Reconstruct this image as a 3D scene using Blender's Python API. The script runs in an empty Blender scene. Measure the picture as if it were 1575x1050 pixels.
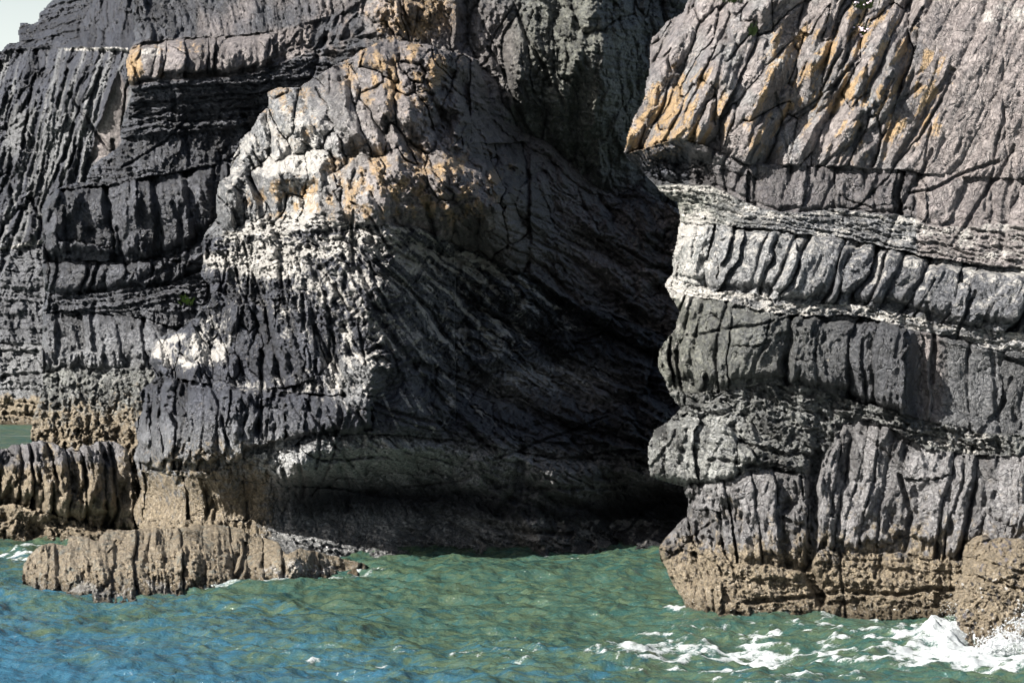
import bpy, math, random
import numpy as np

# ------------------------------------------------------------------ camera, sky, sun, exposure
F = 3580.0          # focal length in photo pixels (photo is 1575 wide)
HZ = 440.0          # row of the horizon
CH = 6.5            # camera height above the sea
scene = bpy.context.scene
cd = bpy.data.cameras.new('camera')
cam = bpy.data.objects.new('camera', cd)
scene.collection.objects.link(cam)
cam.location = (0, 0, CH)
cam.rotation_euler = (math.radians(90), 0, 0)
cd.sensor_width = 36.0
cd.lens = F / 1575.0 * 36.0
cd.shift_y = -(525.0 - HZ) / 1575.0
cd.clip_start = 0.5
cd.clip_end = 9000
scene.camera = cam

SUN = np.array([-0.64, -0.49, 0.59]); SUN = SUN / np.linalg.norm(SUN)
w = bpy.data.worlds.new('World'); scene.world = w; w.use_nodes = True
nt = w.node_tree; nt.nodes.clear()
sky = nt.nodes.new('ShaderNodeTexSky'); sky.sky_type = 'NISHITA'; sky.sun_disc = False
sky.sun_elevation = math.asin(SUN[2]); sky.sun_rotation = math.atan2(SUN[0], SUN[1])
sky.air_density = 1.0; sky.dust_density = 3.0; sky.ozone_density = 1.0; sky.altitude = 0
bg = nt.nodes.new('ShaderNodeBackground'); bg.inputs['Strength'].default_value = 0.05
wo = nt.nodes.new('ShaderNodeOutputWorld')
# pale sea haze low over the horizon, all the way round
wg = nt.nodes.new('ShaderNodeTexCoord'); wsx = nt.nodes.new('ShaderNodeSeparateXYZ'); nt.links.new(wg.outputs['Generated'], wsx.inputs[0])
wr = nt.nodes.new('ShaderNodeMapRange'); wr.interpolation_type = 'SMOOTHSTEP'
wr.inputs[1].default_value = 0.07; wr.inputs[2].default_value = 0.22; wr.inputs[3].default_value = 1.0; wr.inputs[4].default_value = 0.0
nt.links.new(wsx.outputs['Z'], wr.inputs[0])
wm = nt.nodes.new('ShaderNodeMix'); wm.data_type = 'RGBA'; nt.links.new(wr.outputs[0], wm.inputs[0]); nt.links.new(sky.outputs[0], wm.inputs[6])
wm.inputs[7].default_value = (7.0, 7.5, 7.2, 1)
nt.links.new(wm.outputs[2], bg.inputs[0]); nt.links.new(bg.outputs[0], wo.inputs[0])
ld = bpy.data.lights.new('sun', 'SUN'); ld.energy = 5.0; ld.angle = math.radians(0.5); ld.color = (1.0, 0.95, 0.88)
lo = bpy.data.objects.new('sun', ld); scene.collection.objects.link(lo)
from mathutils import Vector
lo.rotation_euler = Vector(SUN.tolist()).to_track_quat('Z', 'Y').to_euler()
scene.view_settings.view_transform = 'Standard'
scene.view_settings.look = 'None'
scene.view_settings.gamma = 1.0
scene.view_settings.use_curve_mapping = False
scene.view_settings.exposure = 1.4
scene.cycles.max_bounces = 5
scene.cycles.diffuse_bounces = 2
scene.cycles.glossy_bounces = 3
scene.cycles.use_denoising = True

# ------------------------------------------------------------------ noise toolbox (numpy)
def h01(ix, iy, seed):
    n = ix.astype(np.uint32) * np.uint32(374761393) + iy.astype(np.uint32) * np.uint32(668265263) + np.uint32((seed * 2246822519 + 97) & 0xFFFFFFFF)
    n = (n ^ (n >> np.uint32(15))) * np.uint32(2246822519)
    n = (n ^ (n >> np.uint32(13))) * np.uint32(3266489917)
    n ^= n >> np.uint32(16)
    return n.astype(np.float32) * np.float32(1 / 4294967296.0)
GT = np.array([(math.cos(a), math.sin(a)) for a in np.linspace(0, 2 * math.pi, 17)[:16]], dtype=np.float32)
def gn(x, y, seed):
    x0 = np.floor(x); y0 = np.floor(y); fx = (x - x0).astype(np.float32); fy = (y - y0).astype(np.float32)
    ix = x0.astype(np.int64); iy = y0.astype(np.int64)
    u = fx * fx * fx * (fx * (fx * 6 - 15) + 10); v = fy * fy * fy * (fy * (fy * 6 - 15) + 10)
    def g(dx, dy):
        k = (h01(ix + dx, iy + dy, seed) * 16).astype(np.int32) & 15
        gg = GT[k]
        return gg[..., 0] * (fx - dx) + gg[..., 1] * (fy - dy)
    a = g(0, 0); b = g(1, 0); c = g(0, 1); d = g(1, 1)
    return (a + (b - a) * u + (c - a) * v + (a - b - c + d) * u * v) * 1.4
def fbm(x, y, seed, o=4, ridged=False, gain=0.5):
    s = 0; am = 1.0; t = 0
    for i in range(o):
        n = gn(x, y, seed + i * 17)
        if ridged: n = 1 - 2 * np.abs(n)
        s = s + am * n; t += am; am *= gain; x = x * 2.03 + 11.3; y = y * 2.03 + 5.7
    return s / t
def vor(x, y, seed, jit=0.85):
    ix = np.floor(x).astype(np.int64); iy = np.floor(y).astype(np.int64)
    f1 = np.full(x.shape, 9.0, np.float32); f2 = f1.copy()
    bx = np.zeros(x.shape, np.int64); by = bx.copy(); dx1 = np.zeros(x.shape, np.float32); dy1 = dx1.copy()
    for j in (-1, 0, 1):
        for i in (-1, 0, 1):
            cx = ix + i; cy = iy + j
            px = cx + 0.5 + (h01(cx, cy, seed) - 0.5) * jit; py = cy + 0.5 + (h01(cx, cy, seed + 7) - 0.5) * jit
            dx = (x - px).astype(np.float32); dy = (y - py).astype(np.float32)
            d = np.sqrt(dx * dx + dy * dy)
            m = d < f1
            f2 = np.where(m, f1, np.minimum(f2, d))
            f1 = np.where(m, d, f1); bx = np.where(m, cx, bx); by = np.where(m, cy, by)
            dx1 = np.where(m, dx, dx1); dy1 = np.where(m, dy, dy1)
    return f1, f2, bx, by, dx1, dy1
def poly(x, y, seed, slope=1.0, off=0.9, flat=0.16, nb=5):
    """overlapping faceted blocks: every cell is a flat-topped pyramid cut by random planes, the highest wins"""
    ix = np.floor(x).astype(np.int64); iy = np.floor(y).astype(np.int64)
    best = np.full(x.shape, -99.0, np.float32); sec = best.copy(); bx = np.zeros(x.shape, np.int64); by = bx.copy()
    for j in (-1, 0, 1):
        for i in (-1, 0, 1):
            cx = ix + i; cy = iy + j
            h1 = h01(cx, cy, seed); h2 = h01(cx, cy, seed + 7); h3 = h01(cx, cy, seed + 13)
            dx = (x - cx - 0.5 - (h1 - 0.5) * 0.95).astype(np.float32); dy = (y - cy - 0.5 - (h2 - 0.5) * 0.95).astype(np.float32)
            m = np.full(x.shape, flat, np.float32)
            th = h3 * 6.283
            for k in range(nb):
                fr = (h1 * (7.13 + 3 * k) + h2 * (3.7 * k + 1.9)) % 1.0
                a = th + (k + 0.7 * fr) * (6.283 / nb)
                sl = 0.5 + 1.7 * ((fr * 5.77) % 1.0)
                m = np.maximum(m, sl * (dx * np.cos(a) + dy * np.sin(a)))
            hh = off * (((h3 * 9.7) % 1.0) - 0.5) + ((h1 * 5.3) % 1.0 - 0.5) * dx * 0.9 + ((h2 * 6.1) % 1.0 - 0.5) * dy * 0.9 - slope * (m - flat)
            w_ = hh > best
            sec = np.where(w_, best, np.maximum(sec, hh)); best = np.where(w_, hh, best); bx = np.where(w_, cx, bx); by = np.where(w_, cy, by)
    return best, best - sec, bx, by
def ss(a, b, x):
    t = np.clip((x - a) / (b - a), 0, 1); return t * t * (3 - 2 * t)
def sdpoly(U, V, P, closed=True):
    """distance to a polyline in px; signed (inside positive) when closed"""
    P = np.asarray(P, float); n = len(P); d = np.full(U.shape, 1e9); ins = np.zeros(U.shape, bool)
    for i in range(n if closed else n - 1):
        ax, ay = P[i]; bx, by = P[(i + 1) % n]
        ex, ey = bx - ax, by - ay
        t = np.clip(((U - ax) * ex + (V - ay) * ey) / (ex * ex + ey * ey + 1e-9), 0, 1)
        d = np.minimum(d, (U - ax - t * ex) ** 2 + (V - ay - t * ey) ** 2)
        if closed and ay != by:
            c = ((ay > V) != (by > V)) & (U < (bx - ax) * (V - ay) / (by - ay) + ax)
            ins ^= c
    d = np.sqrt(d)
    return np.where(ins, d, -d) if closed else d
def ci(U, P):
    P = np.asarray(P, float); return np.interp(U, P[:, 0], P[:, 1])
def ell(U, V, cx, cy, rx, ry, soft=0.35):
    return 1 - ss(1 - soft, 1 + soft, np.sqrt(((U - cx) / rx) ** 2 + ((V - cy) / ry) ** 2))
def rbf(U, V, pts, lin=True):
    """thin plate spline through (u, v, depth) points, evaluated coarsely and interpolated"""
    p = np.asarray(pts, float); X = p[:, :2] / 400.0; n = len(p)
    def k(r2): return np.where(r2 > 1e-12, r2 * np.log(np.maximum(r2, 1e-12)), 0)
    D = ((X[:, None] - X[None]) ** 2).sum(-1)
    A = np.zeros((n + 3, n + 3)); A[:n, :n] = k(D) + np.eye(n) * 0.004
    A[:n, n] = 1; A[:n, n + 1:] = X; A[n, :n] = 1; A[n + 1:, :n] = X.T
    b = np.zeros(n + 3); b[:n] = p[:, 2]
    c = np.linalg.solve(A, b)
    out = np.full(U.shape, c[n]) + c[n + 1] * U / 400 + c[n + 2] * V / 400
    for i in range(n):
        out = out + c[i] * k((U / 400 - X[i, 0]) ** 2 + (V / 400 - X[i, 1]) ** 2)
    return out

def tblocks(u, v, ang, L, W, seed, amp, fine=1.0, tilt=1.0, rnd=0.0, tone=None):
    """fractured rock: tilted facets and open joints at three scales. returns relief in px and the tone of each facet"""
    a = math.radians(ang); ca, sa = math.cos(a), math.sin(a)
    q0 = 0.6 * fbm(u / (L * 1.3), v / (L * 1.3), seed + 3, 2)
    q1 = fbm(u / (L * 1.3) + 9, v / (L * 1.3), seed + 5, 3)
    uu = u + q0 * W * 1.1; vv = v + q1 * W * 1.1
    p = (uu * ca + vv * sa) / L; q = (-uu * sa + vv * ca) / W
    R = 0; T = 0
    for k, (sc, am) in enumerate(((1.0, 1.0), (0.45, 0.55), (0.2, 0.34))):
        h, e, bx, by = poly(p / sc + k * 3.1 + q / sc * 0.35 * (k % 2), q / sc, seed + k * 31)
        cr = (h01(bx, by, seed + 95 + k) > 0.55) * (1 - ss(0.0, 0.10, e)) * 0.5
        R = R + am * (fine if k else 1.0) * (h * 1.5 * tilt - cr - rnd * 0.0)
        T = T + am * (h01(bx, by, seed + 99 + k) - 0.5)
    fine = fine * (0.35 + 1.0 * ss(-0.35, 0.3, fbm(u / 80., v / 80., seed + 403, 2)))
    R = R + 0.42 * fine * fbm(p * 3.0, q * 1.7, seed + 400, 4, ridged=True) + 0.42 * fine * fbm(u / 6., v / 6., seed + 401, 3) - 0.35 * rnd * ss(0.25, 0.7, fbm(u / 9., v / 9., seed + 402, 3))
    return amp * R, T
def tstrata(u, v, ang, period, seed, amp, wav=1.0):
    """thin bedding: saw-tooth ledges that thin out and break"""
    a = math.radians(ang); ca, sa = math.cos(a), math.sin(a)
    p = u * ca + v * sa; q = -u * sa + v * ca
    q = q + wav * 9 * fbm(p / 90., q / 40., seed, 3) + wav * 3 * fbm(p / 20., q / 12., seed + 4, 3)
    r = 0
    for k, (pr, am) in enumerate(((period, 1.0), (period * 0.43, 0.5), (period * 0.2, 0.25))):
        x = q / pr + k * 0.37
        i = np.floor(x).astype(np.int64); f = x - i
        hh = h01(i, i * 0 + 5, seed + k)
        brk = fbm(p / (pr * 3.5) + i * 3.7, i * 1.3, seed + 20 + k, 2)
        r = r + am * ((hh - 0.5) * 1.2 + np.minimum(f * 1.1, 0.75) - 1.1 * ss(0.86, 0.98, f) + 0.9 * brk)
    bl = fbm(p / 14., q / 7., seed + 60, 4, ridged=True)
    return amp * (r + 0.6 * bl)

# ------------------------------------------------------------------ mesh helpers
def new_mesh(name, co, quads, attrs=None, smooth=False):
    me = bpy.data.meshes.new(name)
    n = len(co); m = len(quads); k = quads.shape[1]
    me.vertices.add(n); me.vertices.foreach_set('co', np.asarray(co, np.float32).ravel())
    me.loops.add(m * k); me.loops.foreach_set('vertex_index', np.asarray(quads, np.int32).ravel())
    me.polygons.add(m); me.polygons.foreach_set('loop_start', np.arange(0, m * k, k, dtype=np.int32))
    me.update(calc_edges=True)
    if attrs:
        for key, val in attrs.items():
            if val.ndim == 1:
                at = me.attributes.new(key, 'FLOAT', 'POINT'); at.data.foreach_set('value', np.asarray(val, np.float32))
            else:
                at = me.attributes.new(key, 'FLOAT_COLOR', 'POINT')
                c = np.ones((n, 4), np.float32); c[:, :val.shape[1]] = val
                at.data.foreach_set('color', c.ravel())
    if smooth: me.polygons.foreach_set('use_smooth', np.ones(m, bool))
    me.validate()
    return me
def link(name, me, mat=None, parent=None):
    o = bpy.data.objects.new(name, me)
    if mat is not None:
        if not me.materials: me.materials.append(mat)
    scene.collection.objects.link(o)
    if parent is not None: o.parent = parent
    return o
def tag(o, label=None, category=None, kind=None, group=None):
    if label: o['label'] = label
    if category: o['category'] = category
    if kind: o['kind'] = kind
    if group: o['group'] = group
    return o

# ------------------------------------------------------------------ rock material
def N(nt, t, **kw):
    n = nt.nodes.new(t)
    for k, v in kw.items(): setattr(n, k, v)
    return n
def mathn(nt, op, a, b=None, c=None, clamp=False):
    n = N(nt, 'ShaderNodeMath', operation=op); n.use_clamp = clamp
    for i, x in enumerate((a, b, c)):
        if x is None: continue
        if isinstance(x, (int, float)): n.inputs[i].default_value = x
        else: nt.links.new(x, n.inputs[i])
    return n.outputs[0]
def mixc(nt, fac, a, b, blend='MIX'):
    n = N(nt, 'ShaderNodeMix', data_type='RGBA', blend_type=blend)
    if isinstance(fac, (int, float)): n.inputs[0].default_value = fac
    else: nt.links.new(fac, n.inputs[0])
    for i, x in ((6, a), (7, b)):
        if isinstance(x, tuple): n.inputs[i].default_value = (*x, 1)
        else: nt.links.new(x, n.inputs[i])
    return n.outputs[2]
def noise(nt, co, scale, detail=4, rough=0.6, dist=0.0):
    n = N(nt, 'ShaderNodeTexNoise'); n.inputs['Scale'].default_value = scale; n.inputs['Detail'].default_value = detail
    n.inputs['Roughness'].default_value = rough; n.inputs['Distortion'].default_value = dist
    nt.links.new(co, n.inputs['Vector']); return n.outputs['Fac']
def cover(nt, mask, nz, soft=0.12):
    # patchy cover: where noise exceeds 1-mask
    a = mathn(nt, 'SUBTRACT', 1.0, mask)
    b = mathn(nt, 'MULTIPLY_ADD', nz, 2.2, -0.6)        # spread the noise about 0..1
    d = mathn(nt, 'SUBTRACT', b, a)
    d = mathn(nt, 'DIVIDE', d, soft)
    d = mathn(nt, 'ADD', d, 0.5, clamp=True)
    return d
def rock_material():
    m = bpy.data.materials.new('weathered_rock'); m.use_nodes = True
    nt = m.node_tree; nt.nodes.clear()
    geo = N(nt, 'ShaderNodeTexCoord'); co = geo.outputs['Object']
    A = N(nt, 'ShaderNodeAttribute', attribute_name='maskA'); B = N(nt, 'ShaderNodeAttribute', attribute_name='maskB')
    tn = N(nt, 'ShaderNodeAttribute', attribute_name='tone')
    sa = N(nt, 'ShaderNodeSeparateColor'); nt.links.new(A.outputs['Color'], sa.inputs[0])
    sb = N(nt, 'ShaderNodeSeparateColor'); nt.links.new(B.outputs['Color'], sb.inputs[0])
    n1 = noise(nt, co, 3.0, 8, 0.68, 0.3); n2 = noise(nt, co, 14.0, 7, 0.7, 0.5); n3 = noise(nt, co, 7.0, 8, 0.72, 0.8); n4 = noise(nt, co, 40.0, 5, 0.7)
    n5 = noise(nt, co, 5.0, 8, 0.66, 0.2)
    # slate
    c = mixc(nt, ssn(nt, n2, 0.38, 0.66), (0.010, 0.012, 0.018), (0.064, 0.069, 0.088))
    c = mixc(nt, mathn(nt, 'MULTIPLY', ssn(nt, n1, 0.35, 0.7), 0.5), c, (0.050, 0.053, 0.062))
    fl = ssn(nt, noise(nt, co, 16.0, 10, 0.8, 0.4), 0.58, 0.70)
    c = mixc(nt, mathn(nt, 'MULTIPLY', fl, 0.55), c, (0.22, 0.225, 0.235))  # silvery highlights put into the colour as pale flecks
    c = mixc(nt, sb.outputs[2], c, mixc(nt, ssn(nt, n2, 0.4, 0.62), (0.085, 0.09, 0.095), (0.35, 0.355, 0.355)))     # light grey
    c = mixc(nt, sb.outputs[1], c, mixc(nt, ssn(nt, n3, 0.4, 0.62), (0.06, 0.065, 0.055), (0.23, 0.235, 0.19)))    # green-grey
    c = mixc(nt, sb.outputs[0], c, mixc(nt, ssn(nt, n3, 0.35, 0.68), (0.095, 0.083, 0.082), (0.31, 0.278, 0.268)))  # brown
    # tone by facet
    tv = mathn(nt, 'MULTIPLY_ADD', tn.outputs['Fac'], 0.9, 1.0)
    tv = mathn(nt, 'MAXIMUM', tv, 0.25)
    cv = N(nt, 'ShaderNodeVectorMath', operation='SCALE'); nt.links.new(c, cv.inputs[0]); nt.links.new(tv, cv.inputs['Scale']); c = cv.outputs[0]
    # barnacle tan, speckled
    vo = N(nt, 'ShaderNodeTexVoronoi'); vo.inputs['Scale'].default_value = 38; nt.links.new(co, vo.inputs['Vector'])
    spk = ssn(nt, vo.outputs['Distance'], 0.55, 0.15)
    tanc = mixc(nt, ssn(nt, n2, 0.35, 0.65), (0.085, 0.068, 0.045), (0.27, 0.222, 0.155))
    tanc = mixc(nt, mathn(nt, 'MULTIPLY', spk, ssn(nt, n3, 0.45, 0.7)), tanc, (0.46, 0.43, 0.38))
    c = mixc(nt, cover(nt, sa.outputs[2], n5, 0.35), c, tanc)
    # lichen
    oc = mixc(nt, ssn(nt, n4, 0.35, 0.65), (0.24, 0.17, 0.10), (0.46, 0.31, 0.15))
    c = mixc(nt, mathn(nt, 'MULTIPLY', cover(nt, sa.outputs[1], noise(nt, co, 7.0, 12, 0.85, 0.3), 0.30), ssn(nt, noise(nt, co, 55.0, 4, 0.8), 0.30, 0.52)), c, oc)
    # guano and quartz white
    wc = mixc(nt, ssn(nt, n4, 0.3, 0.6), (0.17, 0.168, 0.165), (0.50, 0.485, 0.455))
    c = mixc(nt, mathn(nt, 'MULTIPLY', cover(nt, sa.outputs[0], noise(nt, co, 4.5, 9, 0.68, 0.6), 0.30), 0.92), c, wc)
    wet = N(nt, 'ShaderNodeAttribute', attribute_name='wet')
    dk = N(nt, 'ShaderNodeVectorMath', operation='SCALE'); nt.links.new(c, dk.inputs[0]); nt.links.new(mathn(nt, 'MULTIPLY_ADD', wet.outputs['Fac'], -0.62, 1.0), dk.inputs['Scale']); c = dk.outputs[0]
    pb = N(nt, 'ShaderNodeBsdfPrincipled'); nt.links.new(c, pb.inputs['Base Color'])
    nt.links.new(mathn(nt, 'MULTIPLY_ADD', wet.outputs['Fac'], -0.45, mathn(nt, 'MULTIPLY_ADD', n2, 0.5, 0.22)), pb.inputs['Roughness'])
    pb.inputs['Specular IOR Level'].default_value = 0.5
    wpn = N(nt, 'ShaderNodeTexNoise'); wpn.inputs['Scale'].default_value = 2.5; nt.links.new(co, wpn.inputs['Vector'])
    wps = N(nt, 'ShaderNodeVectorMath', operation='MULTIPLY_ADD'); nt.links.new(wpn.outputs['Color'], wps.inputs[0]); wps.inputs[1].default_value = (0.5, 0.5, 0.5); nt.links.new(co, wps.inputs[2])
    def crk(scale, zs, wd):
        mpn = N(nt, 'ShaderNodeMapping'); mpn.inputs['Scale'].default_value = (1, 1, zs); mpn.inputs['Rotation'].default_value = (0, 0.35, 0); nt.links.new(wps.outputs[0], mpn.inputs[0])
        vv = N(nt, 'ShaderNodeTexVoronoi', feature='DISTANCE_TO_EDGE'); vv.inputs['Scale'].default_value = scale; nt.links.new(mpn.outputs[0], vv.inputs['Vector'])
        return ssn(nt, vv.outputs['Distance'], 0.0, wd)
    ck = mathn(nt, 'ADD', crk(4.5, 0.5, 0.07), mathn(nt, 'MULTIPLY', crk(13, 0.6, 0.10), 0.5))
    hb = mathn(nt, 'MULTIPLY_ADD', n4, 0.5, mathn(nt, 'MULTIPLY_ADD', n2, 1.1, mathn(nt, 'MULTIPLY', vo.outputs['Distance'], mathn(nt, 'MULTIPLY', sa.outputs[2], -0.4))))
    hb = mathn(nt, 'MULTIPLY_ADD', ck, 0.55, hb)
    bp = N(nt, 'ShaderNodeBump'); bp.inputs['Strength'].default_value = 1.0; bp.inputs['Distance'].default_value = 0.05
    nt.links.new(hb, bp.inputs['Height']); nt.links.new(bp.outputs[0], pb.inputs['Normal'])
    o = N(nt, 'ShaderNodeOutputMaterial'); nt.links.new(pb.outputs[0], o.inputs[0])
    return m
def ssn(nt, x, a, b):
    n = N(nt, 'ShaderNodeMapRange', interpolation_type='SMOOTHSTEP'); nt.links.new(x, n.inputs[0])
    if a < b: n.inputs[1].default_value = a; n.inputs[2].default_value = b
    else: n.inputs[1].default_value = b; n.inputs[2].default_value = a; n.inputs[3].default_value = 1; n.inputs[4].default_value = 0
    return n.outputs[0]
ROCK = rock_material()

# ------------------------------------------------------------------ a rock face carved on a grid
STEP = 1.55
def axis(a, b, fa, fb, step=STEP):
    """coordinates from a to b, fine between fa and fb and coarser outside"""
    mid = np.arange(fa, fb + 1e-6, step); out = [mid]
    s = step; x = fa; L = []
    while x > a: s = min(s * 1.12, 14); x -= s; L.append(x)
    s = step; x = mid[-1]; Rr = []
    while x < b: s = min(s * 1.12, 14); x += s; Rr.append(x)
    return np.concatenate([np.array(L[::-1]), mid, np.array(Rr)])
class Face:
    def __init__(s, u0, u1, v0, v1, pts, fu=(0, 1575), fv=(0, 1050), seed=1, warp=1.0, step=STEP):
        us = axis(u0, u1, max(u0, fu[0]), min(u1, fu[1]), step); vs = axis(v0, v1, max(v0, fv[0]), min(v1, fv[1]), step)
        s.U, s.V = np.meshgrid(us, vs); s.shape = s.U.shape
        s.u = s.U.ravel(); s.v = s.V.ravel(); s.n = len(s.u)
        s.Y = rbf(s.u, s.v, pts)
        s.seed = seed
        w1 = fbm(s.u / 70., s.v / 70., seed, 4); w2 = fbm(s.u / 70. + 31, s.v / 70., seed + 1, 4)
        w3 = fbm(s.u / 11., s.v / 11., seed + 2, 3); w4 = fbm(s.u / 11. + 8, s.v / 11., seed + 3, 3)
        s.wu = s.u + warp * (7 * w1 + 1.0 * w3); s.wv = s.v + warp * (6 * w2 + 1.4 * w4)
        s.H = np.zeros(s.n)        # relief in px towards the viewer
        s.pid = np.zeros(s.n, np.int32); s.pnames = {}
        s.tone = np.zeros(s.n); s.A = np.zeros((s.n, 3)); s.B = np.zeros((s.n, 3)); s.wet = np.zeros(s.n)
        s.next = 1; s.gain = 1.35; s.grit = 1.0; s.tidal = True
    def sel(s, mask): return np.nonzero(mask > 0.002)[0]
    def add_blocks(s, mask, *a, **k):
        i = s.sel(mask); m = mask[i]
        tw = k.pop('tonew', 0.5)
        R, T = tblocks(s.wu[i], s.wv[i], *a, **k)
        s.H[i] += m * R; s.tone[i] += m * T * tw
    def add_strata(s, mask, *a, **k):
        i = s.sel(mask); s.H[i] += mask[i] * tstrata(s.wu[i], s.wv[i], *a, **k)
    def col(s, which, mask, val=1.0):
        arr, c = {'white': (s.A, 0), 'orange': (s.A, 1), 'tan': (s.A, 2), 'brown': (s.B, 0), 'green': (s.B, 1), 'light': (s.B, 2)}[which]
        arr[:, c] = np.clip(arr[:, c] + mask * val, 0, 1)
    def band(s, top, bot, u0, u1, soft=2.0):
        t = ci(s.wu, top); b = ci(s.wu, bot)
        return ss(-soft, soft, s.wv - t) * ss(-soft, soft, b - s.wv) * ss(u0 - 3, u0 + 3, s.wu) * ss(u1 + 3, u1 - 3, s.wu)
    def ribs(s, top, bot, u0, u1, lean, width, amp, seed, proud=3.0, split=0.35, bulge=3.0, pieces=None, keep=0.3, curve=0.0, rough=0.8, hang=1.0, flute=1.0, sig=0.4, joint=1.0):
        """a bed broken into ribs: lean is px sideways per px down; each rib can be a piece"""
        t0 = ci(s.wu, top) + 3.5 * fbm(s.wu / 16., s.wu * 0, seed + 5, 3); b0 = ci(s.wu, bot) + 4.5 * fbm(s.wu / 18., s.wu * 0 + 7, seed + 6, 3); hgt = np.maximum(b0 - t0, 4)
        we = s.wu + 11 * fbm(s.wv / 20., s.wv * 0 + 3, seed + 12, 3)
        m = (s.wv > t0) & (s.wv < b0) & (we > u0) & (we < u1)
        i = np.nonzero(m)[0]
        if len(i) == 0: return
        wu, wv, tt, hh = s.wu[i], s.wv[i], t0[i], hgt[i]
        t = (wv - tt) / hh
        sx = wu + lean * (wv - tt) + curve * hh * (t - 0.5) ** 2 + width * 0.55 * fbm(wu / (width * 2.2), t * 0.7 + seed, seed, 2) + width * 0.09 * fbm(wu / (width * 0.5), wv / (width * 0.9), seed + 2, 3)
        rs = np.random.RandomState(seed)
        ed = [u0 - 300]
        while ed[-1] < u1 + 400: ed.append(ed[-1] + width * float(np.clip(rs.lognormal(-0.05, sig), 0.35, 2.2)))
        ed = np.array(ed); k = np.clip(np.searchsorted(ed, sx) - 1, 0, len(ed) - 2)
        wd = ed[k + 1] - ed[k]; f = (sx - ed[k]) / wd
        sp = rs.uniform(0.15, 0.85, len(ed)); has = rs.uniform(size=len(ed)) < split
        tj = t + 0.10 * (f - 0.5) * rs.uniform(-3, 3, len(ed))[k] + 0.04 * fbm(wu / 8., wv / 8., seed + 9, 2)
        sub = (has[k] & (tj > sp[k])).astype(np.int64)
        dj = np.where(has[k], np.abs(tj - sp[k]) * hh, 99)
        r1 = rs.uniform(-1, 1, (len(ed), 2))[k, sub]; r2 = rs.uniform(-1, 1, (len(ed), 2))[k, sub]; r3 = rs.uniform(-1, 1, (len(ed), 2))[k, sub]
        # joints open and close along their length; the left shoulder is rounder than the right
        ow = rs.uniform(0.15, 1.5, len(ed) + 1); ow = np.where(rs.uniform(size=len(ow)) < 0.25, 2.0, ow) * joint
        vary = np.clip(0.85 + 1.7 * fbm(wv / (hh * 0.5) + k * 3.3, k * 1.7, seed + 33, 2), 0.15, 2)
        el, er = f * wd, (1 - f) * wd
        rl = width * rs.uniform(0.15, 0.6, len(ed))[k]; rr_ = width * rs.uniform(0.06, 0.35, len(ed))[k]
        pl_ = (1 - np.clip(el / rl, 0, 1)) ** 1.25; pr_ = (1 - np.clip(er / rr_, 0, 1)) ** 1.25
        prof = -(pl_ * ow[k] + pr_ * ow[k + 1]) * vary
        pj = 1 - np.sqrt(np.clip(1 - (1 - np.clip(dj / (width * 0.16), 0, 1)) ** 2, 0, 1))
        bl_ = 1 + rs.uniform(-0.16, 0.0, len(ed))[k] + 0.05 * fbm(wu / 10., wu * 0, seed + 8, 2); tl_ = rs.uniform(-0.02, 0.10, len(ed))[k]
        tb = np.clip((bl_ - t) * hh, 0, None); ta = np.clip((t - tl_) * hh, 0, None)
        ends = np.sqrt(np.clip(1 - (1 - np.clip(ta / (width * 0.5), 0, 1)) ** 2, 0, 1)) * np.sqrt(np.clip(1 - (1 - np.clip(tb / (width * 0.25 * hang + .1), 0, 1)) ** 2, 0, 1))
        ph, pe, _, _ = poly(sx / (width * 0.85), (wv + 0.4 * wu) / (width * 1.7), seed + 71)
        ph2, pe2, _, _ = poly(sx / (width * 0.33), wv / (width * 0.8), seed + 72)
        R = amp * (prof - pj * 0.7 + 0.75 * r1) + amp * 0.6 * r2 * (f - 0.5) * 2 + amp * 0.4 * r3 * (t - 0.5) * 2
        R = R + bulge * 4 * (t * (1 - t)) + proud + (ends - 1) * (proud + amp * 0.8)
        calm = 0.25 + 1.15 * ss(-0.35, 0.3, fbm(wu / 75., wv / 75., seed + 80, 2))
        rough = rough * calm
        R = R + rough * amp * (1.05 * ph + 0.62 * ph2) + rough * amp * 0.40 * fbm(sx / (width * 0.40), wv / (width * 1.8), seed + 50, 4, ridged=True) * flute + rough * amp * 0.26 * fbm(wu / 6., wv / 8., seed + 51, 4)
        s.H[i] = s.H[i] * keep + R
        s.tone[i] += 0.32 * r1 * 0.8
        if pieces:
            nm, lo_ = pieces
            key = k * 2 + sub
            uk, inv = np.unique(key, return_inverse=True)
            ids = np.arange(len(uk)) + s.next; s.next += len(uk)
            s.pid[i] = ids[inv]
            for x in ids: s.pnames[int(x)] = nm
    def blocks_pieces(s, mask, name, ang, L, W, seed, amp, thr=0.5, keep=0.4, rnd=0.25, tonew=0.6, crack=1.0):
        """big fitted blocks, each one a piece"""
        i = np.nonzero(mask > thr)[0]
        wu, wv = s.wu[i], s.wv[i]
        a = math.radians(ang); ca, sa = math.cos(a), math.sin(a)
        q0 = fbm(wu / (L * 1.1), wv / (L * 1.1), seed + 3, 3)
        wu = wu + q0 * W * 0.35
        p = (wu * ca + wv * sa) / L; q = (-wu * sa + wv * ca) / W
        h, e, bx, by = poly(p, q, seed, slope=1.25, off=1.1)
        R = h * 1.5 - crack * 0.4 * (1 - ss(0, 0.10, e)) * (h01(bx, by, seed + 95) > 0.4)
        h2, e2, _, _ = poly(p / 0.4 + q * 0.5, q / 0.4, seed + 40); R = R + 0.42 * h2
        R = R + 0.20 * fbm(p * 3, q * 1.8, seed + 9, 4, ridged=True)
        s.H[i] = s.H[i] * keep + amp * R
        s.tone[i] += tonew * (h01(bx, by, seed + 96) - 0.5)
        key = (bx - bx.min()) * 4096 + (by - by.min())
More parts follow.
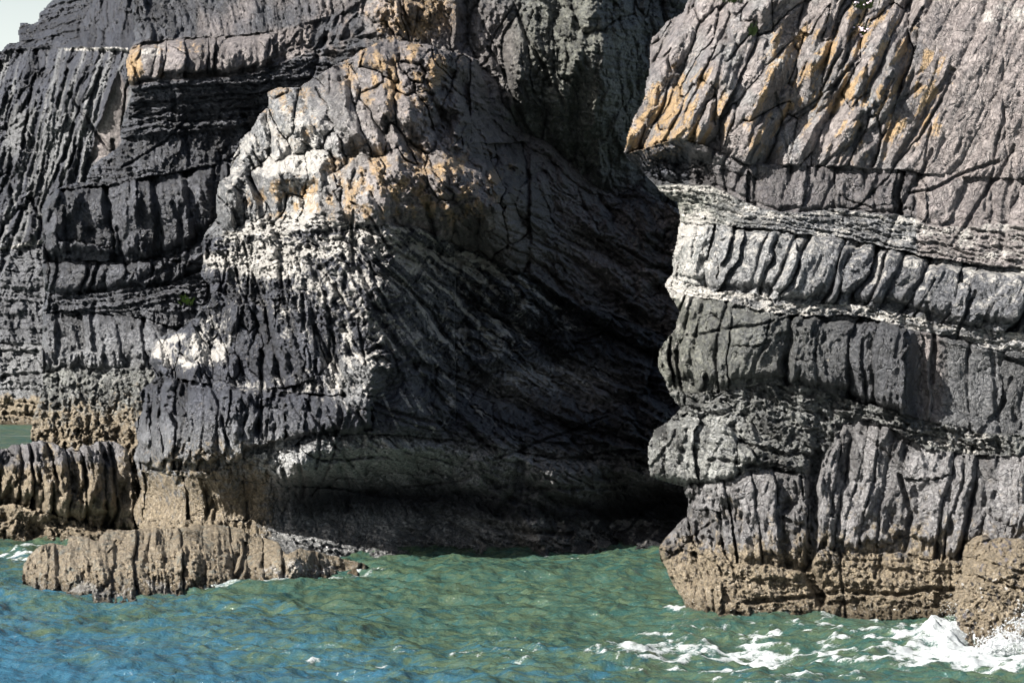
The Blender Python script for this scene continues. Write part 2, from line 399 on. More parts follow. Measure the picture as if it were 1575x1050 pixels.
        uk, inv = np.unique(key, return_inverse=True)
        ids = np.arange(len(uk)) + s.next; s.next += len(uk)
        s.pid[i] = ids[inv]
        for x in ids: s.pnames[int(x)] = name
    def crackline(s, P, width, depth, wob=3.0):
        P = np.asarray(P, float)
        bb = (s.u > P[:, 0].min() - 30) & (s.u < P[:, 0].max() + 30) & (s.v > P[:, 1].min() - 30) & (s.v < P[:, 1].max() + 30)
        i = np.nonzero(bb)[0]
        d = sdpoly(s.wu[i], s.wv[i], P, False) + 1.5 * fbm(s.u[i] / 9., s.v[i] / 9., s.seed + 77, 3)
        s.H[i] -= depth * (1 - ss(width * 0.35, width, d))
    def fractures(s, num, u0, u1, v0, v1, ang, length, seed, depth=7):
        rs = np.random.RandomState(seed)
        for _ in range(num):
            x, y = rs.uniform(u0, u1), rs.uniform(v0, v1); a = math.radians(ang + rs.normal(0, 14)); P = [(x, y)]
            for k in range(int(rs.uniform(3, 8))):
                a += rs.normal(0, 0.10); L = length * rs.uniform(0.1, 0.3); x += L * math.cos(a); y += L * math.sin(a); P.append((x, y))
            s.crackline(P, rs.uniform(2.5, 6), depth * rs.uniform(0.5, 1.5))
    def build(s, name, outline, free, round_=14.0, back=4.0, min_piece=60, jag=3.0):
        """cut to the outline, round off towards its free edges, close with a skirt, link body and pieces"""
        n = s.n
        ju = s.u + jag * 1.6 * fbm(s.u / 26., s.v / 26., s.seed + 60, 5); jv = s.v + jag * 1.6 * fbm(s.u / 26. + 40, s.v / 26., s.seed + 61, 5)
        sd = sdpoly(ju, jv, outline)
        fd = sdpoly(ju, jv, free, False)
        r = round_ * (1 + 0.4 * fbm(s.u / 40., s.v / 40., s.seed + 62, 3))
        x = np.clip(fd / r, 0, 1)
        s.H += -(1 - np.sqrt(np.clip(1 - (1 - x) ** 2, 0, 1))) * r * 1.1
        s.H = s.H * s.gain + 8 * fbm(s.wu / 110., s.wv / 70., s.seed + 64, 3) + s.grit * (0.45 + 0.8 * ss(-0.3, 0.3, fbm(s.u / 70., s.v / 70., s.seed + 68, 2))) * (1.6 * fbm(s.u / 13., s.v / 13., s.seed + 65, 4, ridged=True) + 3.4 * poly((s.wu + 0.3 * s.wv) / 20., s.wv / 32., s.seed + 71)[0] + 1.9 * poly((s.wu - 0.2 * s.wv) / 8., s.wv / 12., s.seed + 72)[0] + 1.5 * fbm(s.u / 4.5, s.v / 4.5, s.seed + 66, 2))
        Y = s.Y - s.H * s.Y / F
        # bird lime lies on what faces up, lichen on what stands proud
        Hg = s.H.reshape(s.shape); vs_ = s.V[:, 0]
        up = np.gradient(Hg, vs_, axis=0); K = 5
        cs = np.cumsum(np.pad(up, ((K + 1, K), (0, 0)), 'edge'), 0); up = (cs[2 * K + 1:] - cs[:-2 * K - 1]) / (2 * K + 1)
        cs = np.cumsum(np.pad(up, ((0, 0), (K + 1, K)), 'edge'), 1); up = ((cs[:, 2 * K + 1:] - cs[:, :-2 * K - 1]) / (2 * K + 1)).ravel()
        s.A[:, 0] = s.A[:, 0] * (0.72 + 0.75 * ss(-0.1, 0.55, up))
        s.tone += 0.22 * fbm(s.u / 38., s.v / 50., s.seed + 67, 4)
        X = (s.u - 787.5) * Y / F; Z = CH - (s.v - HZ) * Y / F
        s.finalY = Y
        if s.tidal: s.wet = np.maximum(s.wet, ss(0.42, 0.02, Z + 0.22 * fbm(s.u / 20., s.v / 12., s.seed + 69, 4)))
        co = np.stack([X, Y, Z], 1)
        hh, ww = s.shape
        idx = np.arange(n).reshape(hh, ww)
        ok = (sd > 0).reshape(hh, ww) & (Z.reshape(hh, ww) > -1.2)
        fok = ok[:-1, :-1] & ok[1:, :-1] & ok[:-1, 1:] & ok[1:, 1:]
        q = np.stack([idx[:-1, :-1], idx[1:, :-1], idx[1:, 1:], idx[:-1, 1:]], -1)
        quads = q[fok]
        fid = s.pid.reshape(hh, ww)[:-1, :-1][fok]
        # tiny pieces go back to the body
        cnt = np.bincount(fid, minlength=s.next + 1)
        small = cnt < min_piece; small[0] = False
        fid = np.where(small[fid], 0, fid)
        names = {}
        for p_ in np.unique(fid):
            if p_: names.setdefault(s.pnames[int(p_)], []).append((cnt[p_], int(p_)))
        drop = set()
        for nm, L in names.items():
            L.sort(reverse=True)
            for c_, p_ in L[290:]: drop.add(p_)
        if drop: fid = np.where(np.isin(fid, list(drop)), 0, fid)
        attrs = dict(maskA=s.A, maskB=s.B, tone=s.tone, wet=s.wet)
        order = np.argsort(fid, kind='stable'); fs = fid[order]; qs = quads[order]
        cuts = np.nonzero(np.diff(fs))[0] + 1
        groups = np.split(qs, cuts); ids = [int(fs[0])] + [int(fs[c]) for c in cuts]
        body = None; cnts = 0
        for pid, Q in zip(ids, groups):
            uq, inv = np.unique(Q, return_inverse=True); Q2 = inv.reshape(Q.shape)
            c = co[uq]; at = {k: v[uq] for k, v in attrs.items()}
            # skirt from the boundary loop backwards
            E = np.concatenate([Q2[:, [0, 1]], Q2[:, [1, 2]], Q2[:, [2, 3]], Q2[:, [3, 0]]])
            key = np.minimum(E[:, 0], E[:, 1]) * np.int64(len(uq)) + np.maximum(E[:, 0], E[:, 1])
            uk, ix, ct = np.unique(key, return_index=True, return_counts=True)
            be = E[ix[ct == 1]]
            bv = np.unique(be); remap = np.full(len(uq), -1); remap[bv] = np.arange(len(bv)) + len(uq)
            bk = back if pid == 0 else 0.25
            base = c[bv].copy(); base_at = {k: v[bv] for k, v in at.items()}
            nr = 7 if pid == 0 else 1
            prev = np.full(len(uq), -1); prev[bv] = bv; parts = [c]; Qs = [Q2]; n0 = len(c)
            for j in range(nr):
                # the far side of the rock: rough rings running back and a little inwards
                tt = bk * ((j + 1) / nr) ** 1.3; kk = (base[:, 1] + tt) / base[:, 1]
                sk = base.copy(); sk[:, 0] *= kk; sk[:, 2] = CH + (sk[:, 2] - CH) * kk; sk[:, 1] += tt
                if pid == 0:
                    am = 0.22 * min(1, j + 0.6)
                    sk[:, 1] += am * fbm(base[:, 2] * 2.2 + j * 1.7, base[:, 0] * 1.5, s.seed + 3, 3)
                    sgn = np.sign(c[:, 0].mean() - base[:, 0]); sk[:, 0] += sgn * (am * 0.7 * (0.5 + fbm(base[:, 2] * 2.6, base[:, 0] + j * 0.9, s.seed + 4, 3)) )
                cur = np.full(len(uq), -1); cur[bv] = np.arange(len(bv)) + n0; n0 += len(bv)
                Qs.append(np.stack([prev[be[:, 1]], prev[be[:, 0]], cur[be[:, 0]], cur[be[:, 1]]], 1)); parts.append(sk); prev = cur
                at = {k: np.concatenate([v, base_at[k]]) for k, v in at.items()}
            c = np.concatenate(parts); Qa = np.concatenate(Qs)
            me = new_mesh(name if pid == 0 else s.pnames[pid], c, Qa, at)
            if pid == 0: body = link(name, me, ROCK)
            else:
                link(s.pnames[pid], me, ROCK, body); cnts += 1
        print(name, 'verts', ok.sum(), 'pieces', cnts)
        return body

# ================================================================== RIGHT CLIFF
def right_cliff():
    pts = [(1060,948,45.7),(1200,948,45.5),(1470,948,45.5),(1700,948,45.4),(1100,860,46.1),(1300,860,46.0),(1550,860,45.8),
        (1100,740,46.6),(1300,740,46.5),(1550,740,46.3),(1100,650,46.9),(1300,650,46.8),(1550,650,46.6),(1120,540,46.9),(1250,540,46.7),(1400,540,46.7),(1560,540,46.9),
        (1130,420,47.2),(1300,430,47.1),(1550,450,47.0),(1120,340,47.9),(1300,345,47.8),(1550,370,47.6),(1130,280,48.3),(1300,290,48.2),(1550,300,48.1),
        (1110,210,47.9),(1200,150,48.1),(1350,100,48.4),(1550,100,48.6),(1110,60,48.9),(1300,0,49.3),(1560,0,49.6),(1100,-200,51.5),(1500,-250,53.0),
        (1000,100,50.2),(970,225,49.6),(1050,180,48.3),(1045,340,49.2),(1025,440,48.8),(1012,545,48.6),(1000,690,47.8),(1055,780,47.6),(1020,850,47.2),(1045,930,46.4),
        (1020,30,50.9),(1040,-200,53.5),(1700,500,46.8),(1700,100,48.6),(1700,800,46.0),(2150,500,47.6),(2150,0,49.5),(2150,950,46.4)]
    f = Face(930, 2150, -260, 1000, pts, seed=11, fu=(930, 1590))
    u, v, wu, wv = f.u, f.v, f.wu, f.wv
    c1 = [(930,228),(960,236),(1045,214),(1080,222),(1110,236),(1150,250),(1190,253),(1300,257),(1400,263),(1480,272),(1700,278)]
    c2 = [(1040,285),(1090,285),(1120,300),(1160,318),(1200,325),(1300,322),(1400,332),(1440,350),(1520,345),(1700,345)]
    c3 = [(1020,330),(1060,345),(1110,346),(1200,354),(1300,368),(1400,388),(1500,408),(1700,420)]
    c4 = [(1010,420),(1060,436),(1110,446),(1160,452),(1200,462),(1240,470),(1300,466),(1370,480),(1450,500),(1500,505),(1540,510),(1700,506)]
    c5 = [(1010,440),(1040,452),(1120,462),(1180,480),(1240,488),(1300,482),(1360,495),(1420,510),(1480,522),(1540,540),(1700,548)]
    c6 = [(1000,590),(1050,605),(1110,602),(1180,592),(1230,592),(1290,606),(1350,626),(1400,642),(1440,652),(1520,668),(1700,676)]
    c8 = [(1000,740),(1050,748),(1075,745),(1125,738),(1150,720),(1200,722),(1255,735),(1275,690),(1300,652),(1340,645),(1420,690),(1500,700),(1700,700)]
    c9 = [(1000,838),(1060,835),(1100,850),(1140,868),(1190,872),(1240,880),(1260,845),(1290,848),(1350,852),(1400,850),(1450,862),(1500,858),(1700,850)]
    top = [(900,-300),(1700,-300)]
    L0 = [(900,1100),(1700,1100)]
    # grain everywhere
    f.add_blocks(f.band(c6, L0, 900, 1700), 88, 60, 26, 21, 6.0)
    # F1 slabs
    m1 = f.band(top, c1, 900, 1700, 3)
    left = ss(1440, 1330, wu + (wv - 130) * 0.35)
    f.blocks_pieces(m1 * left * (wv > -60), 'rock_slab', 114, 115, 34, 31, 25.0, thr=0.45, keep=0.2, tonew=0.35, crack=1.0)
    f.add_blocks(m1 * left, 116, 80, 26, 33, 5.0, tonew=0.4, fine=0.6)
    f.add_blocks(m1 * (1 - left), 116, 190, 24, 35, 4.2, tonew=0.2, fine=0.55)
    f.H += -14 * m1 * ss(20, -40, v) * 0
    # proud bed 1 over the recess
    f.H += m1 * 9.0 * ss(1500, 1300, u) + m1 * ell(u, v, 1010, 210, 90, 60) * 10
    f.add_blocks(ell(u, v, 1030, 285, 90, 60, .4), 40, 44, 22, 36, 16.0); f.add_blocks(ss(1110, 1030, u) * ss(300, 340, v), 70, 40, 18, 37, 12.0); f.H -= 16 * ell(u, v, 1040, 262, 80, 26, .5)
    # F2 dark bed of blocks
    f.ribs(c1, c2, 1095, 1425, 0.12, 30, 7.0, 41, proud=3, split=0.5, bulge=1.5, pieces=('rock_block', 0), flute=0.5)
    f.ribs(c1, c2, 1425, 1700, 0.35, 42, 4.0, 42, proud=1, split=0.3, bulge=1, flute=0.5)
    # F3 thin beds
    m3 = f.band(c2, c3, 1000, 1700); f.H *= (1 - m3 * 0.7)
    f.add_strata(m3, 12, 17, 43, 5.2); f.add_blocks(m3, 15, 26, 8, 44, 4.0)
    # F4 leaning ribs
    f.ribs(c3, c4, 1106, 1700, 0.42, 30, 10.0, 45, proud=13, split=0.2, bulge=3.0, pieces=('rock_rib', 0), curve=0.12, rough=0.7, sig=0.28, joint=1.3, hang=2)
    f.ribs(c3, c4, 1040, 1104, 0.15, 34, 8.0, 46, proud=8, split=0.5, bulge=4.0, pieces=('rock_rib', 0))
    # F5 quartz rubble
    m5 = f.band(c4, c5, 1010, 1700); f.H *= (1 - m5 * 0.8); f.H -= 4 * m5
    f.add_blocks(m5, 15, 17, 7, 47, 5.0)
    # F6 ribs, big block and the flat wall right of it
    f.ribs(c5, c6, 1020, 1392, 0.10, 26, 9.5, 48, proud=15, split=0.3, bulge=5.0, pieces=('rock_rib', 0), curve=-0.28, rough=0.9, joint=1.2, hang=2)
    f.ribs(c5, c6, 1415, 1700, 0.04, 34, 3.6, 49, proud=-9, split=0.15, bulge=1.5, pieces=('rock_slab', 0), rough=1.0)
    mb = ell(wu, wv, 1372, 575, 36, 76, 0.3); f.H += mb * 17
    f.H -= 10 * ell(wu, wv, 1412, 590, 12, 70, 0.5)
    m6h = ell(u, v, 1080, 480, 80, 40, 0.6)
    # F7 rubble
    m7 = f.band(c6, c8, 900, 1700)
    f.add_blocks(m7, 20, 42, 17, 50, 9.5); f.add_strata(m7 * ss(1260, 1290, wu), 12, 15, 51, 4.0)
    f.H -= 7 * m7 * ell(wu, wv, 1200, 640, 90, 40)
    # block on the left at 640-740
    t8 = [(980,660),(1005,652),(1060,638),(1110,650),(1165,690),(1200,700)]
    f.ribs(t8, [(980,738),(1050,746),(1080,744),(1128,738),(1150,716),(1170,704)], 985, 1160, 0.02, 29, 8.0, 52, proud=14, split=0.2, bulge=4, pieces=('rock_rib', 0), curve=-0.2)
    # F9 columns
    f.ribs(c8, c9, 1050, 1246, -0.12, 20, 9.0, 53, proud=6, joint=1.2, split=0.35, bulge=3, pieces=('rock_column', 0), rough=1.5, hang=2)
    f.ribs(c8, c9, 1256, 1700, 0.16, 29, 7.5, 54, proud=9, split=0.35, bulge=5, pieces=('rock_column', 0), rough=1.4, hang=1.5)
    f.crackline([(1258,700),(1250,760),(1252,820),(1240,870),(1262,920)], 12, 26)
    f.crackline([(1385,730),(1400,790),(1392,850)], 6, 12)
    # F10 tidal base
    m10 = f.band(c9, L0, 900, 1700)
    f.add_strata(m10, 4, 26, 55, 4.2, wav=1.5); f.add_blocks(m10, 30, 26, 15, 56, 4.0, rnd=0.5)
    f.crackline([(1150,924),(1230,919),(1300,910),(1380,912),(1470,905)], 5, 12)
    f.crackline([(1255,930),(1330,922)], 5, 9)
    f.ribs([(1000,840),(1080,850),(1120,880)], [(1000,975),(1140,975)], 1008, 1110, -0.30, 17, 5.0, 57, proud=2, split=0.2, rough=1.4, bulge=2)
    f.H += 6 * fbm(u / 8., v / 8., 58, 3) * ss(840, 900, v) * 0.5
    # colours
    nA = fbm(u / 60., v / 60., 200, 4); nB = fbm(u / 25., v / 40., 201, 4)
    f.col('brown', ss(-0.35, 0.5, nA + 0.25) * m1 * 0.9); f.col('light', m1 * 0.8 * ss(-0.4, 0.2, nB) * ss(1480, 1330, u))
    f.col('brown', m1 * ss(1380, 1470, wu) * 0.5)
    f.col('brown', f.band(c1, c3, 1410, 1700) * 0.8)
    # lichen: leaning patches
    q = (wu * math.cos(math.radians(116 - 90)) + wv * math.sin(math.radians(116 - 90)))
    ln = fbm(q / 15., wv / 60., 203, 5, gain=0.65)
    om = ss(-0.1, 0.3, ln + 0.05) * ss(-0.5, -0.1, fbm(wu / 40., wv / 40., 205, 4)) * m1 * ss(1520, 1430, wu)
    zones = ell(u, v, 1050, 170, 60, 75, .5) + ell(u, v, 1220, 110, 45, 70, .5) + ell(u, v, 1330, 120, 90, 120, .5) * 0.9 + ell(u, v, 1440, 140, 30, 60, .5) + ell(u, v, 1180, 190, 60, 60, .5) * 0.5 + ell(u, v, 1000, 190, 40, 70, .5) + 0.3
    f.col('orange', om * np.clip(zones, 0, 1), 0.74)
    f.col('orange', ell(u, v, 1010, 205, 70, 60, .5) * 0.35); f.col('light', ell(u, v, 1150, 120, 160, 130, .5), 0.35)
    f.col('white', m1 * (ell(u, v, 1548, 25, 40, 22) + ell(u, v, 1200, 100, 30, 40, .6) * 0.6), 0.5)
    f.col('light', f.band(c1, c2, 1060, 1425) * 0.30 * ss(-.1, .4, nB)); f.col('brown', f.band(c1, c2, 1060, 1425) * 0.4)
    f.col('white', m3, 0.36); f.col('light', m3, 0.5); f.col('green', m3 * ss(1200, 1060, u), 0.5)
    m4 = f.band(c3, c4, 1030, 1700)
    f.col('light', m4 * (0.35 + 0.65 * ss(1330, 1180, wu)), 0.75); f.col('white', m4, 0.30)
    f.col('white', m5, 0.5); f.col('white', ell(u, v, 1040, 440, 45, 40, .4), 0.2); f.col('light', m5, 0.6)
    m6 = f.band(c5, c6, 1000, 1700)
    f.col('light', m6 * ss(1415, 1440, wu), 0.45); f.col('brown', m6 * ell(u, v, 1430, 570, 22, 80, .5), 0.9); f.col('green', m6 * ss(1350, 1100, wu), 0.45)
    f.col('light', m6 * ss(1415, 1380, wu), 0.22)
    f.col('light', m7, 0.38); f.col('white', m7 * (ell(u, v, 1490, 680, 60, 25, .5) + 0.2), 0.34); f.col('green', m7, 0.3)
    m9 = f.band(c8, c9, 900, 1700)
    f.col('light', m9, 0.55); f.col('light', ell(u, v, 1080, 690, 90, 60), 0.5)
    f.col('tan', ss(680, 890, v + 70 * nA + 30 * nB) * (0.35 + 0.7 * ss(800, 900, v + 40 * nB)), 1.0); f.col('brown', m9 * 0.25)
    lf = ss(1110, 1030, u) * ss(260, 330, v) * ss(640, 560, v); f.col('light', lf, 0.6); f.col('green', lf, 0.4); f.col('white', lf, 0.25)
    f.wet = ss(928, 946, v + 6 * nB) * 0.8
    f.tone -= 0.30 * m6 + 0.3 * f.band(c1, c2, 1060, 1425) + 0.12 * m7 + 0.08 * m9
    f.fractures(12, 1040, 1400, 0, 250, 112, 110, 501); f.fractures(16, 1400, 1575, 0, 260, 114, 190, 502, 5); f.fractures(30, 1030, 1575, 450, 900, 95, 90, 503); f.fractures(10, 1030, 1575, 280, 900, 10, 110, 504)
    out = [(1060,-170),(1062,-20),(1050,18),(1030,32),(1005,55),(1000,75),(999,100),(992,125),(991,150),(975,178),(963,215),(958,236),(985,262),(1005,286),(1022,300),(1040,312),(1046,345),(1036,380),(1034,415),(1022,438),(1032,455),(1042,480),(1040,505),(1020,525),(1012,542),(1013,570),(1030,608),(1046,628),(1030,645),(1004,660),(996,690),(1001,735),(1022,742),(1050,748),(1058,768),(1056,795),(1030,815),(1014,838),(1014,860),(1032,892),(1050,925),(1068,962),(1075,1000),(2140,1000),(2140,-170)]
    free = out[1:42]
    b = f.build('right_cliff', out, free, round_=17, back=7)
    tag(b, 'sunlit grey rock cliff with orange lichen slabs above stacked beds of ribs on the right', None, 'structure')
    return f

# ================================================================== LEFT CLIFF + BACK WALL
def left_cliff():
    pts = [(200,120,62.2),(300,105,61.8),(400,95,62),(500,60,62.5),(600,20,62),(700,60,63),(830,60,63.4),(940,60,63.2),(990,60,65.6),(1050,60,68),(830,200,64.4),(900,200,64.6),(950,200,65.2),(1000,200,67.2),(960,310,67.5),(780,180,63),(190,200,62.6),(150,260,62.3),(300,190,62.7),(380,170,62.8),
        (80,290,61.6),(200,285,61.3),(300,280,61.6),(65,400,62),(200,400,61.6),(290,400,61.5),(70,500,62),(200,480,61.4),(62,600,61.5),(150,600,60.9),(210,600,60),(50,650,61),(150,700,60.3),(200,760,60),(60,800,61.2),
        (500,300,64.5),(700,400,67),(1000,500,70),(500,600,64),(1000,700,70),(700,850,66),(150,850,59.8),(200,0,64),(300,20,64),(450,0,63.6),(300,-200,67),(700,-200,66),(1000,-200,69),(1130,100,71),(650,120,62)]
    f = Face(30, 1150, -260, 900, pts, seed=21, fu=(30, 1060), fv=(0, 830))
    u, v, wu, wv = f.u, f.v, f.wu, f.wv
    t1 = [(190,80),(205,70),(225,62),(300,58),(360,55),(400,50),(450,45),(520,20),(560,0)]
    b1 = [(190,135),(230,128),(262,120),(300,122),(340,118),(400,108),(450,92),(520,65),(600,40)]
    b3 = [(100,275),(140,262),(200,252),(260,262),(330,250),(400,235)]
    t4 = [(60,308),(90,290),(135,287),(180,282),(230,272),(330,255),(380,240)]
    b4 = [(60,402),(110,400),(170,402),(200,400),(262,394),(310,370),(340,355)]
    b5 = [(60,455),(110,455),(160,448),(200,440),(250,442),(290,425),(330,410)]
    far = [(0,2000),(1200,2000)]; hi = [(0,-400),(1200,-400)]
    # upper cliff
    mu = f.band(hi, t1, 0, 560) ; f.add_blocks(mu, 82, 70, 17, 61, 7.0); f.add_blocks(mu * ss(330, 240, wu), 96, 90, 30, 62, 9.0)
    f.add_strata(mu * ss(340, 400, wu), 84, 11, 63, 2.5)
    # back wall
    mb = ss(540, 600, wu) * ss(1150, 1000, wu * 0)
    f.add_blocks(mb, 84, 110, 46, 64, 20.0, fine=0.5); f.add_blocks(mb, 78, 34, 15, 65, 5.0, fine=0.4); f.add_strata(mb * ss(690, 800, wu), 8, 14, 66, 2.2)
    f.H += mb * 9 * fbm(wu / 70., wv / 160., 67, 2, ridged=True)
    f.add_blocks(ell(u, v, 630, 20, 60, 70), 55, 60, 26, 68, 9)
    # between
    mm = ss(580, 540, wu) * ss(95, 115, wv - ci(wu, b1) + 110)
    f.add_blocks(mm, 80, 30, 16, 69, 5.0)
    # b1 orange ribs
    f.ribs(t1, b1, 196, 420, 0.10, 23, 9.0, 70, proud=13, split=0.3, bulge=5, pieces=('rock_rib', 0), rough=1.0)
    f.add_blocks(f.band(t1, b1, 420, 560), 110, 34, 14, 71, 8)
    # b2 thin strata
    m2 = f.band(b1, [(100,215),(200,212),(260,205),(340,200),(420,180),(560,120)], 120, 590)
    f.H *= 1 - 0.5 * m2; f.add_strata(m2, -4, 19, 72, 8.0, wav=1.2); f.add_blocks(m2, -8, 30, 9, 73, 4.5)
    m3 = f.band([(100,215),(200,212),(260,205),(340,200),(420,180)], b3, 90, 480)
    f.add_blocks(m3, 95, 30, 14, 74, 4.0); f.H += m3 * 6
    m3b = f.band(b3, t4, 60, 480); f.add_strata(m3b, -5, 11, 75, 5)
    f.ribs(t4, b4, 60, 370, 0.0, 42, 9.5, 76, proud=14, split=0.35, bulge=7, pieces=('rock_block', 0), rough=1.7, hang=1.2)
    f.ribs(b4, b5, 62, 345, 0.12, 23, 8.0, 77, proud=12, split=0.1, bulge=5, pieces=('rock_rib', 0), rough=1.1, hang=1.6, curve=0.25)
    m6 = f.band(b5, [(60,480),(400,480)], 60, 420); f.add_strata(m6, -8, 10, 78, 5)
    f.ribs([(60,482),(130,478),(200,485),(260,500),(330,500)], [(60,575),(150,565),(250,560),(330,560)], 62, 330, -0.12, 33, 7.0, 79, proud=5, split=0.5, bulge=4, pieces=('rock_column', 0), rough=2.0, hang=4)
    m8 = ss(555, 575, wv) * ss(560, 540, wu); f.add_blocks(m8, 85, 28, 20, 80, 8.0, rnd=0.9)
    f.add_blocks(m8 * ss(620, 660, wv), 88, 60, 24, 81, 8, rnd=0.7)
    f.H += ss(560, 800, v) * 0
    # colours
    nA = fbm(u / 60., v / 60., 210, 4); nB = fbm(u / 20., v / 30., 211, 4)
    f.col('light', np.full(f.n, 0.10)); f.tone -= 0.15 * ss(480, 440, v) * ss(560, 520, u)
    mr = f.band(t1, b1, 190, 480, 5)
    f.col('brown', mr, 0.75); f.col('orange', mr * ss(340, 290, wu) * ss(-0.1, .35, nB), 0.48); f.col('orange', mr * ss(225, 205, wu), 0.5); f.col('white', mr * ell(u, v, 235, 100, 30, 40), 0.3)
    f.col('brown', f.band(hi, t1, 300, 600, 5) * ss(-0.2, 0.4, nA + 0.1), 0.6)
    f.col('brown', ell(u, v, 560, 60, 110, 60, .5) * ss(-.1, .4, nB), 0.8); f.col('orange', ell(u, v, 560, 70, 100, 60, .5) * ss(0, .4, nB), 0.35)
    f.col('brown', ell(u, v, 640, 25, 75, 55), 0.9); f.col('orange', ell(u, v, 640, 20, 70, 50, .5), 0.5); f.col('light', ell(u, v, 640, 25, 70, 50), 0.5)
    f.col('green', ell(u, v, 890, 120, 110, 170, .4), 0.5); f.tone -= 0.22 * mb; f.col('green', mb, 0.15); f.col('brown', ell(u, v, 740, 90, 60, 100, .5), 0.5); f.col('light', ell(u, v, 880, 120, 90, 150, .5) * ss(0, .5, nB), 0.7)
    f.col('green', m8, 0.35); f.col('light', ss(460, 560, v) * ss(560, 500, u), 0.35)
    f.col('tan', ss(560, 690, v + 40 * nA) * ss(560, 500, u), 0.85)
    f.col('white', ell(u, v, 200, 620, 130, 50, .5), 0.16)
    f.fractures(30, 80, 520, 0, 480, 88, 90, 505); f.fractures(24, 60, 320, 450, 800, 88, 80, 506); f.fractures(16, 600, 950, 0, 250, 80, 110, 507, 9); f.fractures(12, 80, 500, 40, 480, -5, 130, 508)
    out = [(700,-70),(420,-60),(205,-45),(203,20),(206,60),(197,75),(193,100),(196,125),(203,140),(195,160),(187,190),(183,222),(160,240),(138,258),(130,280),(100,284),(80,292),(66,312),(64,340),(66,380),(66,420),(70,455),(64,480),(66,520),(64,560),(64,600),(58,618),(50,640),(46,665),(50,690),(52,740),(45,790),(48,900),(1150,900),(1150,-200)]
    free = out[0:32]
    b = f.build('left_cliff', out, free, round_=14, back=12)
    tag(b, 'dark stepped cliff of slate ledges on the left with the shadowed wall behind the cove', None, 'structure')
    return f

# ================================================================== FAR CLIFF
def far_cliff():
    pts = [(0,655,109),(60,655,108),(200,655,106),(0,500,110.5),(60,500,110),(200,500,108),(0,380,112),(60,380,111),(0,200,114),(100,200,110),(180,200,108),(0,80,117),(100,85,112),(200,85,107),(60,30,118),(130,40,113),(200,30,110),(330,30,108),(330,600,106),(-200,100,120),(-200,600,113),(-700,650,112),(-700,120,124),(200,-100,112),(30,120,114)]
    f = Face(-700, 340, -160, 690, pts, seed=31, fu=(0, 215), fv=(0, 665))
    u, v, wu, wv = f.u, f.v, f.wu, f.wv
    b0 = [(-800,90),(0,82),(60,75),(110,72),(150,76),(200,80),(400,80)]
    lo_ = f.band(b0, [(-800,385),(0,384),(60,378),(400,370)], -800, 400)
    a = 104
    f.add_blocks(lo_, a, 90, 15, 82, 8.0); f.H += lo_ * 7 * fbm((wu + 0.25 * wv) / 12., wv / 120., 83, 4, ridged=True)
    f.add_blocks(lo_ * ss(110, 40, u), 110, 60, 40, 84, 10, rnd=0.5)
    mu = f.band([(-800,-400),(400,-400)], b0, -800, 400)
    f.add_blocks(mu * ss(110, 135, wu), 94, 60, 17, 85, 9); f.add_strata(mu * ss(140, 115, wu), -12, 12, 86, 6.0); f.add_blocks(mu * ss(140, 115, wu), -25, 30, 14, 87, 6)
    f.H += 9 * mu * ss(110, 140, wu)
    m4 = f.band([(-800,385),(0,384),(60,378),(400,370)], [(-800,530),(400,530)], -800, 400)
    f.add_blocks(m4, 80, 30, 16, 88, 5.5); f.add_strata(m4, 3, 22, 89, 4)
    m5 = ss(525, 535, wv); f.add_strata(m5, 2, 20, 90, 4.5); f.add_blocks(m5, 88, 22, 14, 91, 5, rnd=0.6)
    # smooth brown recess
    rc = sdpoly(wu, wv, [(182,115),(198,140),(190,200),(178,235),(140,250),(150,200),(165,160)])
    k = ss(-4, 4, rc); f.H = f.H * (1 - 0.85 * k) - 12 * k
    nB = fbm(u / 20., v / 30., 221, 4)
    f.col('light', lo_ * (0.0 * ss(-.1, .4, nB) + 0.6 * ss(0.35, 0.75, fbm((wu + 0.25 * wv) / 16., wv / 200., 87, 4, ridged=True))), 1); f.col('brown', k, 0.9); f.tone -= 0.35 * k
    f.col('white', f.band([(-300,384),(0,382),(40,374),(60,366),(400,360)], [(-300,388),(0,387),(40,381),(60,375),(400,370)], -300, 66), 0.8)
    f.col('white', f.band([(90,72),(200,75)], [(90,77),(200,82)], 98, 198), 0.9); f.H += 5 * f.band([(90,70),(200,73)], [(90,76),(200,80)], 98, 198)
    f.tone -= 0.30 * mu; f.H += mu * ss(120, 150, u) * 9 * fbm((wu + 0.1 * wv) / 14., wv / 110., 92, 4, ridged=True)
    f.col('light', m4, 0.25); f.col('light', m5, 0.6); f.col('tan', ss(600, 625, v + 20 * nB), 1.0)
    f.wet = ss(640, 650, v) * 0.6
    f.fractures(30, 0, 200, 90, 380, 102, 120, 514, 9); f.fractures(8, 0, 200, 380, 640, 5, 100, 515)
    out = [(-690,130),(-300,105),(0,78),(14,66),(30,64),(27,48),(30,34),(45,37),(58,34),(62,20),(76,5),(90,-4),(110,-20),(160,-40),(345,-50),(345,700),(-690,700)]
    f_free = out[0:14]
    b = f.build('far_cliff', out, f_free, round_=6, back=14, jag=2.5)
    tag(b, 'distant dark striped cliff against the pale sky at the upper left', None, 'structure')
    return f

